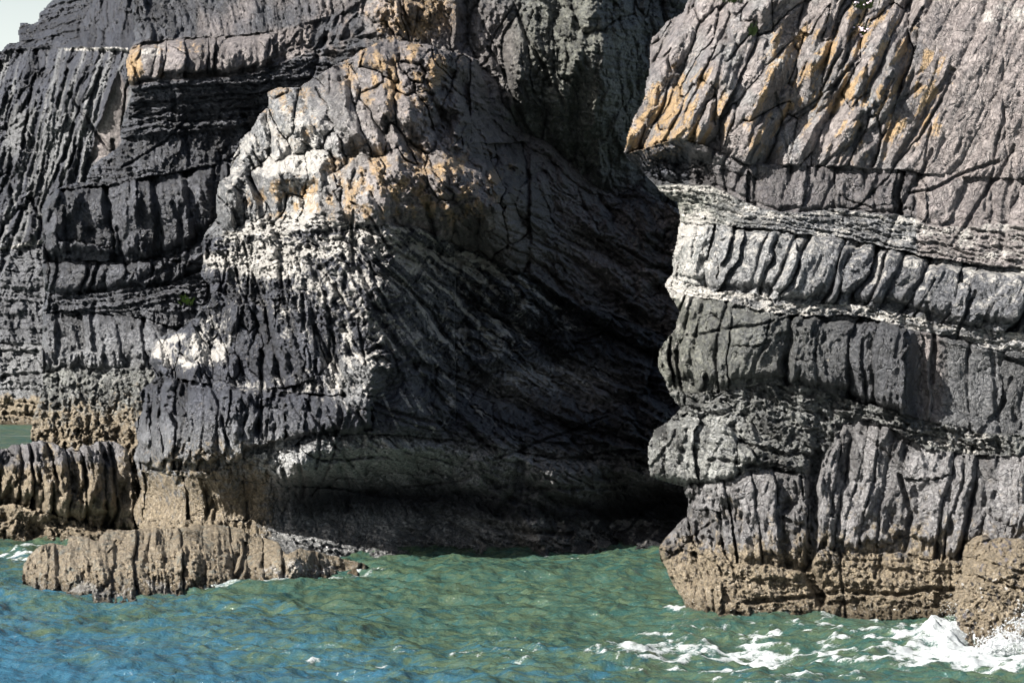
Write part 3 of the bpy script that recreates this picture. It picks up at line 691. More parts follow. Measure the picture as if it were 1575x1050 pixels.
# ================================================================== HEADLAND AND CAVE
def headland():
    pts = [(410,150,58),(350,240,57.6),(320,350,57.2),(312,430,57),(470,200,55.9),(480,300,54.9),(560,250,54.3),(600,100,56.6),(540,130,56.6),(620,160,55.4),(640,250,54.6),(640,320,54.2),(560,360,53.7),(500,400,54.2),(400,430,55.5),(440,520,54.3),(540,480,53.6),(570,580,53.2),
        (500,560,53.7),(350,540,55.5),(250,540,57),(230,620,57.4),(300,640,54.8),(400,640,54.2),(450,640,53.8),(560,640,53.2),(220,715,56.8),(205,660,58.2),(205,780,58.2),(300,720,54.5),(430,700,53.6),(250,765,56.9),(350,790,55.7),(430,795,55.9),
        (470,720,53.6),(600,700,54.1),(750,700,56.2),(900,720,58.8),(1000,720,60),(500,785,57.2),(600,780,57.8),(700,785,58.3),(950,790,61.5),(1030,800,62),(500,830,55.6),(600,830,55.9),(750,830,57),(900,840,57.6),(1000,842,57.8),
        (560,875,54.4),(700,866,55.4),(850,857,56.3),(1000,850,57.2),(1080,850,57.3),(300,860,53.8),(440,870,53.8),
        (740,110,61),(700,120,58.4),(700,250,55.5),(765,330,56.0),(700,320,55.0),(730,380,58.4),(830,350,61.6),(780,250,60.6),(800,450,61.3),(700,450,58.2),(640,450,55.2),(660,340,54.9),(620,550,54.1),(700,600,57),(800,600,59.8),(900,600,61.6),(1000,600,62.5),(850,300,63.4),(950,400,65),(1050,500,65),(900,500,62.8),(1000,350,65.8),(1080,400,66.5),(770,200,62.3)]
    f = Face(190, 1130, 40, 910, pts, seed=41, fu=(190, 1060), fv=(40, 905))
    u, v, wu, wv = f.u, f.v, f.wu, f.wv
    # fold axes
    lower = sdpoly(wu, wv, [(300,372),(400,352),(470,358),(560,345),(640,350),(760,400),(900,470),(1140,560),(1140,1000),(100,1000),(100,560),(230,540),(310,480)])
    ml = ss(-4, 4, lower); mt = 1 - ml
    shade = ss(600, 720, wu - (wv - 300) * 0.15)
    # upper headland: leaning fitted blocks
    f.blocks_pieces(mt * ss(850, 780, wu + (wv < 220) * 90), 'rock_block', 74, 66, 38, 102, 27.0, thr=0.5, keep=0.35, rnd=0.6, tonew=0.5, crack=1.2)
    f.add_blocks(mt * ss(760, 640, wu), 68, 34, 15, 103, 6.0, fine=0.8); f.add_blocks(mt * ss(600, 640, wu) * ss(820, 740, wu), 50, 44, 24, 133, 10.0)
    f.add_blocks(mt * ss(740, 830, wu), 38, 110, 50, 104, 17.0); f.add_strata(mt * ss(660, 800, wu), 38, 46, 124, 9.0, wav=2.0)
    # white rubble band at the hinge
    wb = [(300,400),(360,350),(420,330),(500,330),(560,342),(620,358),(700,385),(760,420)]
    wb2 = [(300,420),(360,410),(420,425),(480,400),(540,385),(600,390),(660,430),(740,470),(800,500)]
    mw = f.band(wb, wb2, 310, 780, 14); f.H *= 1 - 0.4 * mw; f.add_blocks(mw, 10, 22, 11, 105, 8.0)
    # fanning beds of the lower fold
    cx, cy = 330, 110
    th = np.degrees(np.arctan2(wv - cy, wu - cx)); rr = np.hypot(wu - cx, wv - cy)
    i = f.sel(ml)
    fan_u = th[i] * 6.5 + 14 * fbm(wu[i] / 60., wv[i] / 60., 119, 3); fan_v = rr[i]
    pl, T = tblocks(fan_u, fan_v, 90, 75, 24, 106, 8.0)
    pl2, T2 = tblocks(fan_u, fan_v, 90, 40, 60, 107, 12.0)
    fan = (ell(u, v, 590, 470, 330, 210, .25) * ss(72, 60, th))[i] * ml[i]
    f.H[i] += (pl + pl2 * 0.8) * fan; f.tone[i] += T * fan * 0.5
    rest = ml * (1 - ell(u, v, 590, 470, 330, 210, .25) * ss(72, 60, th))
    f.add_blocks(rest * ss(600, 540, wu) * ss(610, 590, wv), 74, 70, 22, 118, 11.0); f.add_blocks(rest * ss(600, 540, wu) * ss(610, 590, wv), 60, 26, 9, 128, 4.0)
    f.add_blocks(rest * ss(640, 560, wu), 82, 55, 20, 108, 8.0); f.add_blocks(rest * ss(560, 640, wu), 25, 95, 44, 109, 14.0, rnd=0.4)
    f.add_strata(rest * ss(600, 700, wu) * ss(480, 560, wv), 22, 26, 110, 5.0)
    # rubble columns on the left 470-590
    mc = ell(wu, wv, 370, 535, 150, 66, .3)
    f.blocks_pieces(mc, 'rock_column', 82, 78, 27, 111, 17.0, thr=0.5, keep=0.4, tonew=0.4)
    # hanging ledge with ribs
    tl = [(190,600),(215,590),(270,582),(350,598),(420,600),(470,604),(520,606),(575,610)]
    bl = [(190,722),(215,722),(260,724),(320,726),(345,718),(380,702),(405,695),(440,690),(575,668)]
    f.ribs(tl, bl, 212, 440, 0.08, 21, 9.0, 112, proud=22, split=0.5, bulge=3, pieces=('rock_rib', 0), rough=1.6, hang=0.5)
    f.ribs(tl, [(440,690),(500,676),(575,662)], 440, 575, 0.1, 36, 11.0, 113, proud=16, split=0.3, bulge=7, pieces=('rock_block', 0), rough=0.7)
    # second overhang 690-770 in the shade
    ub = sdpoly(wu, wv, [(428,700),(470,672),(560,664),(680,672),(790,690),(860,704),(960,690),(1080,700),(1120,800),(950,792),(860,772),(790,748),(700,772),(600,768),(500,752),(430,748)])
    mu2 = ss(-5, 7, ub); f.H = f.H * (1 - 0.4 * mu2) + 20 * ss(-2, 26, ub) + 4 * mu2
    f.blocks_pieces(mu2, 'rock_block', 14, 120, 52, 114, 17.0, thr=0.5, keep=1.0, tonew=0.2); f.add_blocks(mu2, 30, 46, 20, 129, 8.0)
    f.crackline([(800,690),(795,760),(770,790)], 12, 22)
    # lower wall under the ledge
    mlw = f.band([(190,724),(340,720),(440,760)], [(190,900),(440,900)], 190, 430)
    f.ribs([(190,725),(430,745)], [(190,800),(430,800)], 190, 420, -0.1, 34, 6.0, 115, proud=-4, split=0.3, rough=1.2, pieces=('rock_column', 0))
    # bottom slabs by the water
    mbs = ss(790, 805, wv) * ss(420, 470, wu); f.add_strata(mbs, 8, 24, 116, 6.5, wav=1.6); f.add_blocks(mbs, 28, 50, 20, 117, 7, rnd=0.4)
    # dark bed lines of the fold
    f.crackline([(545,360),(560,430),(590,500),(640,570),(700,640),(760,690)], 7, 12)
    f.crackline([(590,350),(700,400),(830,450),(1000,530)], 6, 10)
    f.crackline([(640,560),(740,600),(860,650),(1000,690)], 9, 16)
    # colours
    nA = fbm(u / 60., v / 60., 230, 4); nB = fbm(u / 22., v / 30., 231, 4)
    f.col('light', mt * (0.2 + 0.45 * ell(u, v, 440, 270, 140, 140, .4)), 1); f.col('brown', mt * ss(430, 620, wu + 60 * nA), 0.8)
    f.col('light', mt * ell(u, v, 560, 260, 130, 130, .4), 0.3)
    f.col('white', mt * ell(u, v, 400, 260, 90, 130, .45), 0.34); f.col('white', ell(u, v, 450, 225, 60, 40, .4), 0.25)
    f.col('white', mt * ell(u, v, 560, 260, 130, 120, .5), 0.20)
    f.col('white', mw * ss(800, 500, wu), 0.46); f.col('white', ell(u, v, 400, 400, 60, 36, .4), 0.4)
    f.col('white', ell(u, v, 400, 440, 90, 50, .6), 0.2)
    f.col('white', ell(u, v, 275, 540, 42, 28, .4), 0.6); f.col('white', ell(u, v, 330, 520, 30, 45, .4), 0.5); f.col('white', ell(u, v, 500, 500, 80, 100, .5), 0.2)
    f.col('white', ell(u, v, 440, 590, 110, 14, .5), 0.3)
    f.col('orange', mt * (ell(u, v, 610, 90, 110, 90, .4) * 0.6 + ell(u, v, 620, 285, 190, 80, .5) * 0.6 + ell(u, v, 440, 170, 60, 50, .5) * 0.55 + ell(u, v, 430, 310, 60, 30, .5) * 0.5) * ss(-0.35, 0.25, nB), 1)
    # guano running down the beds in the shade
    beds = ss(0.2, 0.7, fbm(th * 0.55, rr / 120., 232, 4, ridged=True)) * ell(u, v, 700, 430, 230, 130, .4) * ml
    f.col('white', beds, 0.45)
    veins = ss(0.55, 0.85, fbm(th * 0.40, rr / 200., 233, 3, ridged=True)) * ell(u, v, 640, 540, 150, 200, .4) * ml
    f.col('white', veins, 0.4)
    f.col('light', ell(u, v, 850, 590, 110, 40, .5), 1.0); f.col('brown', ell(u, v, 870, 600, 110, 40, .5), 0.4); f.col('white', ell(u, v, 850, 585, 90, 22, .5), 0.4)  # dimly lit patch of the cove wall, its light painted as pale rock
    f.col('light', ell(u, v, 600, 710, 220, 38, .5), 1.0); f.col('light', ell(u, v, 880, 735, 150, 36, .5), 0.9); f.col('light', ell(u, v, 600, 825, 190, 40, .5), 0.8); f.tone += 0.5 * ell(u, v, 560, 708, 170, 34, .5) + 0.3 * ell(u, v, 600, 825, 190, 40, .5)  # faint light on cave ledges and slabs painted in as paler rock
    f.col('light', mbs, 0.55); f.col('light', ss(600, 720, v) * ss(520, 400, u), 0.5)
    f.col('tan', ss(640, 780, v + 50 * nA) * ss(460, 380, u), 0.8)
    f.col('white', mbs * ss(0.35, 0.8, fbm((wu + wv) / 30., (wu - wv) / 90., 234, 3, ridged=True)) * ss(650, 800, wu), 0.7)
    f.tone -= 0.15 * ell(u, v, 620, 560, 120, 160, .4); f.tone -= 0.1 * ss(760, 900, v) * ss(400, 460, u); f.tone -= 0.5 * ss(620, 780, wu - 0.3 * (v - 300)) * ss(0, 60, wu - 560)  # last term paints the cove's shade into the rock tone
    f.wet = ss(800, 850, v) * 0.7
    f.add_strata(ml * ss(620, 740, wu) * ss(800, 760, wv), 33, 84, 140, 17.0, wav=2.2); f.blocks_pieces(ml * ss(660, 740, wu) * ss(700, 660, wv), 'rock_slab', 32, 150, 60, 141, 20.0, thr=0.5, keep=1.0, tonew=0.2)
    f.H += 14 * ell(wu, wv, 548, 585, 34, 34, .35); f.col('light', ell(u, v, 545, 585, 40, 36, .4), 0.7)  # nose block; its lit facet is also painted light grey
    f.fractures(24, 360, 760, 80, 340, 70, 70, 509, 9); f.fractures(30, 320, 600, 380, 620, 72, 90, 510, 9); f.fractures(22, 560, 1000, 250, 680, 36, 190, 511, 7); f.fractures(14, 220, 560, 600, 720, 88, 60, 512, 9); f.fractures(14, 440, 1000, 700, 860, 15, 130, 513, 10)
    out = [(600,56),(625,62),(650,66),(680,76),(712,82),(735,92),(745,120),(752,150),(768,182),(800,192),(840,200),(862,235),(885,255),(930,258),(965,262),(985,285),(1010,305),(1060,330),(1130,350),(1130,910),(190,910),(198,850),(214,815),(203,790),(216,752),(211,724),(204,705),(212,680),(206,650),(217,628),(214,602),(226,590),(238,578),(228,545),(240,520),(270,508),(295,490),(322,462),(322,440),(308,425),(312,395),(308,372),(320,350),(332,335),(330,300),(338,278),(352,268),(358,245),(368,215),(385,200),(400,175),(412,160),(410,142),(430,136),(460,132),(490,115),(528,92),(560,76),(590,60)]
    free = out[0:18] + [] ; freeL = out[20:] + out[0:1]
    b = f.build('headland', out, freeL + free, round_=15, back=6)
    tag(b, 'folded headland streaked white with guano above the shadowed cave', None, 'structure')
    return f

# ================================================================== small rocks
def low_shelf():
    pts = [(40,905,49.9),(300,908,49.8),(400,907,49.95),(450,903,50.35),(500,895,51.2),(560,888,52.0),(40,870,50.4),(150,850,50.6),(300,850,50.5),(450,860,50.6),(560,876,52.2),(150,826,52.2),(300,812,53.0),(400,830,53.2),(500,855,52.8),(60,838,51.5),(560,866,52.9),(-20,870,52)]
    f = Face(0, 620, 780, 940, pts, seed=51, fv=(780, 940), step=1.3)
    u, v, wu, wv = f.u, f.v, f.wu, f.wv
    tp = [(0,840),(60,826),(120,814),(200,800),(300,796),(380,808),(440,826),(500,835),(620,850)]
    f.add_blocks(np.ones(f.n), 85, 22, 14, 121, 6.0, rnd=0.9)
    f.ribs(tp, [(0,960),(620,960)], -40, 570, -0.05, 26, 7.5, 122, proud=4, split=0.5, bulge=7, pieces=('rock_column', 0), rough=2.0, hang=3, keep=0.6)
    f.crackline([(378,835),(374,870),(360,900)], 6, 18); f.crackline([(180,835),(182,870),(160,905)], 5, 10); f.crackline([(440,860),(436,905)], 5, 12)
    f.H += 5 * fbm(u / 6., v / 6., 123, 3)
    f.col('tan', 0.72 + 0.3 * fbm(u / 30., v / 22., 250, 4)); f.col('green', np.full(f.n, 0.7)); f.col('light', np.full(f.n, 0.3)); f.col('white', ss(880, 905, v) * 0.45 + ell(u, v, 470, 878, 70, 18, .5) * 0.5, 1)
    f.wet = ss(886, 903, v) * 0.7 + 0.5 * ell(u, v, 290, 822, 20, 8)
    out = [(36,872),(40,858),(56,842),(66,836),(82,834),(100,838),(108,825),(135,824),(150,830),(163,814),(200,813),(230,810),(265,812),(300,806),(340,806),(372,812),(388,825),(400,824),(428,832),(440,850),(462,840),(480,846),(505,852),(540,860),(562,868),(568,882),(560,892),(575,935),(30,935)]
    b = f.build('low_rock_shelf', out, out[0:27], round_=13, back=3.5)
    tag(b, 'low tan barnacled rock shelf in the water below the headland', 'rock ledge')
def sea_rock():
    pts = [(0,838,58.4),(100,836,57.8),(200,815,58.5),(0,760,58.8),(60,740,58.2),(140,740,58.4),(200,760,59.2),(0,690,59.3),(80,690,58.8),(150,700,59),(200,700,59.6),(60,820,58.6),(-100,840,59),(-100,690,60)]
    f = Face(-150, 260, 650, 880, pts, seed=61, fu=(0, 230), fv=(660, 860))
    u, v, wu, wv = f.u, f.v, f.wu, f.wv
    f.add_blocks(np.ones(f.n), 86, 40, 22, 131, 7.0, rnd=0.9)
    f.ribs([(-150,655),(230,660)], [(-150,800),(20,775),(60,785),(110,800),(170,812),(230,815)], -150, 212, -0.10, 25, 13.0, 132, proud=8, split=0.4, bulge=12, pieces=('rock_column', 0), rough=1.7, hang=2, curve=0.25)
    f.H -= 16 * ell(wu, wv, 85, 812, 55, 16, .5); f.H -= 10 * ell(wu, wv, 160, 800, 50, 14, .5)
    f.add_blocks(ss(785, 800, wv), 40, 26, 20, 133, 8, rnd=0.9)
    nA = fbm(u / 30., v / 50., 240, 4)
    f.col('tan', ss(680, 740, v + 60 * nA), 0.95); f.col('light', np.full(f.n, 0.35)); f.col('brown', np.full(f.n, 0.3))
    f.wet = ss(825, 836, v) * 0.5
    out = [(-160,690),(-5,682),(0,690),(12,688),(18,682),(45,680),(60,676),(85,680),(100,690),(112,686),(120,694),(128,680),(140,684),(150,678),(165,676),(180,680),(196,690),(204,720),(212,760),(222,800),(230,880),(-160,880)]
    b = f.build('ribbed_sea_rock', out, out[0:20], round_=12, back=2.5)
    tag(b, 'ribbed brown rock standing in the sea at the left edge before the dark cliff', 'rock')
def boulder():
    pts = [(1475,1000,41.8),(1560,1000,41.2),(1660,1000,41.4),(1470,930,42.8),(1520,930,41.9),(1600,930,41.6),(1480,860,43.6),(1530,860,42.6),(1600,860,42.4),(1510,825,44.2),(1600,825,43.6),(1660,860,42.8),(1440,900,44)]
    f = Face(1430, 1690, 790, 1030, pts, seed=71, fu=(1430, 1600), fv=(790, 1030), step=1.3)
    u, v, wu, wv = f.u, f.v, f.wu, f.wv
    f.add_blocks(np.ones(f.n), 30, 60, 34, 141, 9.0, rnd=0.7); f.add_blocks(np.ones(f.n), 60, 12, 9, 142, 3.5, rnd=1.2)
    # mussels and barnacles as relief
    f1, f2, bx, by, dx, dy = vor(u / 5.2, v / 5.2, 143); big = h01(bx, by, 3)
    f.H += 2.6 * np.clip(0.55 - f1, 0, 1) * (big > 0.35) * 2.2
    f.crackline([(1480,858),(1530,868),(1590,885)], 4, 9)
    f.col('tan', np.full(f.n, 1.0)); f.col('white', (big > 0.93) * ss(870, 900, v) * ss(0.5, .35, f1), 1); f.tone -= 0.8 * (big < 0.22) * (fbm(u / 30., v / 30., 7, 3) > -0.05) * ss(860, 890, v)
    f.col('brown', np.full(f.n, 0.5)); f.A[:, 2] *= 1 - 0.8 * (big < 0.2) * (fbm(u / 30., v / 30., 7, 3) > 0.0)
    out = [(1484,838),(1496,826),(1512,822),(1520,832),(1545,826),(1580,830),(1690,820),(1690,1040),(1484,1040),(1478,1000),(1474,985),(1468,950),(1467,925),(1470,900),(1480,880),(1479,858)]
    b = f.build('barnacled_boulder', out, out[7:] + out[0:6], round_=13, back=2.0)
    tag(b, 'big tan boulder crusted with barnacles and mussels in the white surf', 'boulder')
def corner_rock():
    pts = [(1550,1040,40.0),(1600,1060,39.4),(1640,1040,40),(1575,1010,40.2),(1560,1015,40.3),(1620,1000,40.6)]
    f = Face(1530, 1690, 990, 1100, pts, seed=81, fu=(1530, 1600), fv=(990, 1060), step=1.3)
    f.add_blocks(np.ones(f.n), 30, 30, 16, 151, 5.0, rnd=1)
    f.col('tan', np.full(f.n, 1.0)); f.col('brown', np.full(f.n, 0.5)); f.wet[:] = 0.4
    out = [(1549,1016),(1556,1008),(1570,1003),(1600,998),(1660,1000),(1690,1040),(1690,1090),(1545,1090),(1548,1030)]
    b = f.build('corner_rock', out, out[0:5] + out[7:], round_=9, back=1.2)
    tag(b, 'small wet brown rock poking out of the surf in the bottom right corner', 'rock')

FR = right_cliff(); FL = left_cliff(); far_cliff(); headland(); low_shelf(); sea_rock(); boulder(); corner_rock()

# ================================================================== SEA
def sea():
    gx = np.concatenate([-np.geomspace(2500, 16.5, 26)[:-1], np.arange(-16, 12.5, 0.035), np.geomspace(12.9, 2500, 26)])
    ya = [34.0]
    while ya[-1] < 70: ya.append(ya[-1] + 0.045 * (ya[-1] / 40.) ** 1.6)
    while ya[-1] < 115: ya.append(ya[-1] + 0.25)
    gy = np.concatenate([-np.geomspace(60, 0.6, 8), np.linspace(2, 33.5, 30), np.array(ya), np.geomspace(118, 6000, 20)])
    X, Y = np.meshgrid(gx, gy); sh = X.shape; X = X.ravel(); Y = Y.ravel()
    # swell and chop; crests run mostly across the view
    wx = X + 0.5 * fbm(X / 2.2, Y / 2.2, 301, 3); wy = Y + 0.6 * fbm(X / 2.5, Y / 2.5, 302, 3)
    def crest(a, L, seed, st=2.6, sharp=1.0):
        ca, sa = math.cos(math.radians(a)), math.sin(math.radians(a))
        p = wx * ca + wy * sa; q = -wx * sa + wy * ca
        n = fbm(p / (L * st), q / L, seed, 2)
        return 1 - np.abs(n * 2) ** sharp * 1.2
    Z = 0.19 * gn(wx / 5.0, wy / 3.0, 303) + 0.15 * fbm(wx / 3.0, wy / 2.0, 304, 2, ridged=True) + 0.10 * fbm(wx / 1.35 + 0.3 * wy, wy / 0.85, 305, 2, ridged=True) * 1.5 + 0.048 * fbm(wx / 0.42 - 0.4 * wy, wy / 0.30, 306, 2, ridged=True)
    Z -= 0.12
    fade = ss(400, 120, np.abs(Y)) * ss(200, 30, np.abs(X))
    Z = Z * fade
    # photo coordinates of each point, to place surf where it breaks
    D = np.maximum(Y, 5.0)
    pu = 787.5 + X * F / D; pv = HZ + CH * F / D
    sxn = fbm(X / 1.6, Y / 0.9, 310, 5, ridged=True); fine = fbm(X / 0.30, Y / 0.22, 311, 4, ridged=True); med = fbm(X / 0.8, Y / 0.45, 312, 4)
    foam = np.zeros(len(X))
    zone = (ell(pu, pv, 1300, 1005, 260, 52, .5) * 0.62 + ell(pu, pv, 1500, 1000, 110, 45, .4) * 0.75 + ell(pu, pv, 880, 1012, 150, 28, .5) * 0.36 + ell(pu, pv, 560, 1020, 170, 24, .6) * 0.20
        + ell(pu, pv, 40, 851, 50, 8, .5) * 0.9 + ell(pu, pv, 1048, 945, 26, 8, .5) * 0.8 + ell(pu, pv, 1060, 1000, 120, 40, .6) * 0.25 + ell(pu, pv, 560, 885, 40, 6, .6) * .35 + ell(pu, pv, 850, 858, 60, 4, .5) * 0.4 + 0.10 + ell(pu, pv, 20, 690, 40, 10, .5) * .5)
    lace = fbm((X + 0.5 * med) / 1.5, (Y + 0.5 * med) / 1.2, 313, 3, ridged=True, gain=0.55)
    l2 = fbm((X + 0.2 * med) / 0.5, (Y + 0.2 * med) / 0.5, 314, 3, ridged=True)
    thr = 0.86 - 0.46 * zone
    foam = ss(thr, thr + 0.30, 0.62 * lace + 0.38 * l2 + 0.06 * fine) * ss(0.08, 0.2, zone)
    foam = np.maximum(foam, 0.85 * ss(0.72, 0.95, zone * 0.6 + 0.12 * med - 0.04 + .16 * fine) )
    foam *= ss(1100, 900, np.hypot(X, Y))
    for P in ([(38,903),(100,905),(300,908),(420,906),(520,897),(575,888)], [(1060,948),(1150,950),(1300,948),(1470,946)]):
        d = sdpoly(pu, pv, P, False); foam = np.maximum(foam, ss(3.5, 1.0, d + 4 * med + 2 * fine) * 0.5 * (pu > 0))
    # breaking lump left of the boulder and surge round it
    mound = ell(pu, pv, 1450, 992, 30, 15, .5) * (0.10 + 0.34 * med + 0.16 * fine) + ell(pu, pv, 1565, 990, 50, 26, .5) * (0.12 + 0.34 * med + 0.16 * fine)
    Z += mound + 0.02 * foam * (1 + fine); foam = np.maximum(foam, ss(0.08, 0.18, mound + 0.06 * fine))
    Z += 0.10 * ell(pu, pv, 1400, 990, 80, 26, .6)
    h, wd = sh; idx = np.arange(h * wd).reshape(sh)
    q = np.stack([idx[:-1, :-1], idx[:-1, 1:], idx[1:, 1:], idx[1:, :-1]], -1).reshape(-1, 4)
    me = new_mesh('sea', np.stack([X, Y, Z], 1), q, dict(foam=foam), smooth=True)
    m = bpy.data.materials.new('sea_water'); m.use_nodes = True; nt = m.node_tree; nt.nodes.clear()
    tc = N(nt, 'ShaderNodeTexCoord'); mp = N(nt, 'ShaderNodeMapping'); mp.inputs['Scale'].default_value = (1, 1.6, 1); nt.links.new(tc.outputs['Object'], mp.inputs[0]); co = mp.outputs[0]
    fa = N(nt, 'ShaderNodeAttribute', attribute_name='foam')
    n1 = noise(nt, co, 9, 4, 0.6, 0.3); n2 = noise(nt, co, 24, 8, 0.7, 0.6); mp2 = N(nt, 'ShaderNodeMapping'); mp2.inputs['Scale'].default_value = (1, 2.2, 1); nt.links.new(tc.outputs['Object'], mp2.inputs[0])
    n3 = noise(nt, mp2.outputs[0], 0.30, 2, 0.5, 0.3); n4 = noise(nt, mp2.outputs[0], 1.9, 6, 0.62, 1.2)
    sp = N(nt, 'ShaderNodeSeparateXYZ'); nt.links.new(tc.outputs['Object'], sp.inputs[0])
    side = mathn(nt, 'MULTIPLY_ADD', sp.outputs['X'], 0.035, mathn(nt, 'MULTIPLY_ADD', sp.outputs['Y'], 0.030, -1.05))     # blue sky reflection painted into the body colour, strongest out to the left
    gsel = ssn(nt, mathn(nt, 'ADD', mathn(nt, 'ADD', n4, mathn(nt, 'MULTIPLY', n3, 0.5)), side), 0.55, 1.0)
    body = mixc(nt, gsel, (0.020, 0.070, 0.110), mixc(nt, ssn(nt, n4, 0.35, 0.65), (0.020, 0.055, 0.048), (0.048, 0.072, 0.042)))
    pb = N(nt, 'ShaderNodeBsdfPrincipled'); nt.links.new(body, pb.inputs['Base Color']); pb.inputs['Roughness'].default_value = 0.05; pb.inputs['IOR'].default_value = 1.45
    bp = N(nt, 'ShaderNodeBump'); bp.inputs['Strength'].default_value = 0.8; bp.inputs['Distance'].default_value = 0.06; nt.links.new(n1, bp.inputs['Height']); nt.links.new(bp.outputs[0], pb.inputs['Normal'])
    fo = N(nt, 'ShaderNodeBsdfPrincipled'); fo.inputs['Base Color'].default_value = (0.42, 0.45, 0.46, 1); fo.inputs['Roughness'].default_value = 0.7
    b2 = N(nt, 'ShaderNodeBump'); b2.inputs['Strength'].default_value = 0.8; b2.inputs['Distance'].default_value = 0.05; nt.links.new(n2, b2.inputs['Height']); nt.links.new(b2.outputs[0], fo.inputs['Normal'])
    mk = cover(nt, mathn(nt, 'MULTIPLY', fa.outputs['Fac'], 0.85), n2, 0.55)
    mx = N(nt, 'ShaderNodeMixShader'); nt.links.new(mk, mx.inputs[0]); nt.links.new(pb.outputs[0], mx.inputs[1]); nt.links.new(fo.outputs[0], mx.inputs[2])
    o = N(nt, 'ShaderNodeOutputMaterial'); nt.links.new(mx.outputs[0], o.inputs[0])
    tag(link('sea', me, m), 'green and blue choppy sea water with streaks of foam', None, 'structure')
sea()

# ================================================================== SPRAY
def simple_mat(name, c0, c1, rough=0.7, scale=20.0, sub=0.0):
    m = bpy.data.materials.new(name); m.use_nodes = True; nt = m.node_tree; pb = nt.nodes['Principled BSDF']
    tc = N(nt, 'ShaderNodeTexCoord'); c = mixc(nt, noise(nt, tc.outputs['Object'], scale, 3), c0, c1)
    nt.links.new(c, pb.inputs['Base Color']); pb.inputs['Roughness'].default_value = rough
    return m
def spray():
    rs = np.random.RandomState(5); co = []; tri = []
    base = np.array([(1,0,0),(-1,0,0),(0,1,0),(0,-1,0),(0,0,1),(0,0,-1)], float)
    T = np.array([(0,2,4),(2,1,4),(1,3,4),(3,0,4),(2,0,5),(1,2,5),(3,1,5),(0,3,5)])
    n = 0
    def drop(u, v, Y, r, stretch=1.0):
        nonlocal n
        c = np.array([(u - 787.5) * Y / F, Y, CH - (v - HZ) * Y / F])
        b = base * r * rs.uniform(0.6, 1.3, (6, 1)); b[:, 2] *= stretch
        a = rs.uniform(0, 6.28); b = np.stack([b[:, 0] * math.cos(a) - b[:, 2] * math.sin(a), b[:, 1], b[:, 0] * math.sin(a) + b[:, 2] * math.cos(a)], 1)
        co.append(b + c); tri.append(T + n * 6); n += 1
    for k in range(9000):                 # burst over the boulder's right flank: threads of drops
        a = rs.uniform(0, 1); u = 1600 - 95 * a ** 1.1 + rs.normal(0, 6); reach = 78 * (1 - a) ** 0.8 + 14
        v = 1004 - reach * rs.beta(1.1, 2.0) + rs.normal(0, 2)
        cl = math.sin(u * 0.23 + v * 0.11) + math.sin(u * 0.11 - v * 0.27)
        if cl < -0.3 and rs.uniform() < 0.8: continue
        drop(u, v, rs.uniform(40.2, 41.1), 0.003 + 0.010 * rs.uniform() ** 3, rs.uniform(1, 2.2))
    for k in range(4200):                  # crest left of the boulder
        a = rs.beta(1.5, 1.2); u = 1408 + 64 * a + rs.normal(0, 3); v = 1000 - abs(rs.normal(0, 1)) * (6 + 26 * a ** 1.5) ; drop(u, v, rs.uniform(41.3, 42.6), 0.003 + 0.008 * rs.uniform() ** 3)
    for k in range(60):
        drop(rs.uniform(1380, 1560), 990 + rs.normal(0, 25), rs.uniform(40, 42), 0.010)
    me = new_mesh('sea_spray', np.concatenate(co), np.concatenate(tri))
    tag(link('sea_spray', me, simple_mat('spray_white', (0.42, 0.45, 0.47), (0.55, 0.58, 0.60), 0.3)), 'white spray bursting over the barnacled boulder in the right corner', 'spray', 'stuff')
spray()

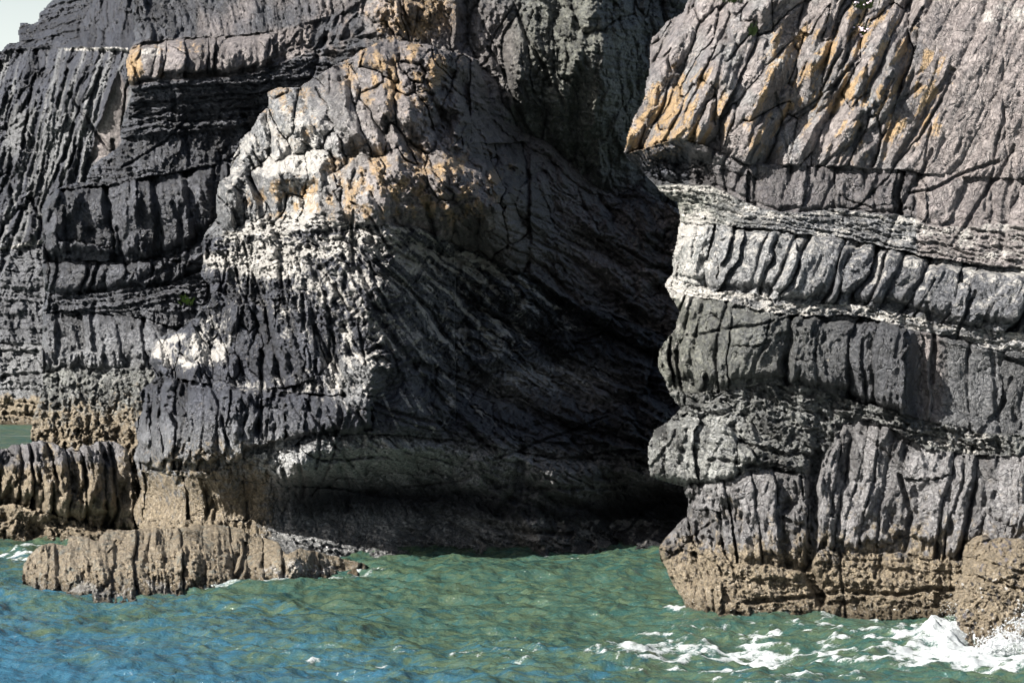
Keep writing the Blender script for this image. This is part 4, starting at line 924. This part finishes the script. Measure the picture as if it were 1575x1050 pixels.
# ================================================================== PLANTS
GREEN = simple_mat('leaf_green', (0.025, 0.05, 0.012), (0.08, 0.12, 0.03)); PINK = simple_mat('thrift_petals', (0.55, 0.42, 0.52), (0.75, 0.66, 0.72))
LIME = simple_mat('bright_leaf', (0.06, 0.12, 0.02), (0.14, 0.22, 0.04))
def surf(f, u, v):
    i = np.argmin((f.u - u) ** 2 + (f.v - v) ** 2); return float(f.finalY[i])
def tuft(name, label, f, u, v, wpx, hpx, n, mat, seed, heads=0, group=None):
    rs = np.random.RandomState(seed); Y = surf(f, u, v); s = Y / F
    root = bpy.data.objects.new(name, None); scene.collection.objects.link(root)
    root.location = ((u - 787.5) * s, Y, CH - (v - HZ) * s)
    tag(root, label, 'plant', None, group)
    co = []; q = []
    for k in range(n):
        bx = rs.normal(0, wpx * 0.28) * s; a = rs.normal(0, 0.7); L = hpx * s * rs.uniform(0.5, 1.1); wd = 0.012 * rs.uniform(0.7, 1.5)
        fy = -rs.uniform(0.02, 0.16); z0 = rs.normal(0, hpx * 0.2) * s
        tip = np.array([bx + math.sin(a) * L, fy - 0.3 * L, z0 + math.cos(a) * L]); b0 = np.array([bx, fy * 0.4, z0]); m_ = (tip + b0) / 2 + np.array([0, -0.02, 0.01])
        px = np.array([wd, wd * 0.4, 0]); j = len(co)
        co += [b0 - px * 0.6, b0 + px * 0.6, m_ - px, m_ + px, tip - px * 0.15, tip + px * 0.15]
        q += [(j, j + 1, j + 3, j + 2), (j + 2, j + 3, j + 5, j + 4)]
    link('leaves', new_mesh('leaves', np.array(co), np.array(q)), mat, root)
    import bmesh
    hm = None
    for k in range(heads):
        if hm is None:
            bm = bmesh.new(); bmesh.ops.create_icosphere(bm, subdivisions=2, radius=0.032)
            for x in bm.verts: x.co *= rs.uniform(0.8, 1.15); x.co.z *= 0.75
            hm = bpy.data.meshes.new('flower_head'); bm.to_mesh(hm); bm.free(); hm.materials.append(PINK)
        o = bpy.data.objects.new('flower_head', hm); scene.collection.objects.link(o); o.parent = root
        o.location = (rs.uniform(-0.5, 0.5) * wpx * s, -0.10 - rs.uniform(0, 0.1), rs.uniform(0.0, 0.9) * hpx * s); o.scale = [rs.uniform(0.7, 1.2)] * 3
tuft('thrift_plant', 'cushion of pale pink thrift flowers over green leaves in the orange lichened slabs', FR, 1326, 58, 30, 18, 90, GREEN, 1, 22)
tuft('grass_tuft', 'green grass tuft in a crack between grey slabs left of the thrift flowers', FR, 1157, 52, 10, 13, 40, GREEN, 2)
tuft('grass_tuft', 'green grass tuft on the topmost ledge left of every other tuft', FR, 1128, 4, 22, 10, 50, GREEN, 3)
tuft('grass_tuft', 'grass with white flowers on the top ledge above the pink thrift', FR, 1325, 12, 34, 10, 60, GREEN, 4, 5)
tuft('leafy_plant', 'small bright green plant growing in the dark rock beside the headland', FL, 287, 466, 14, 12, 46, LIME, 5)
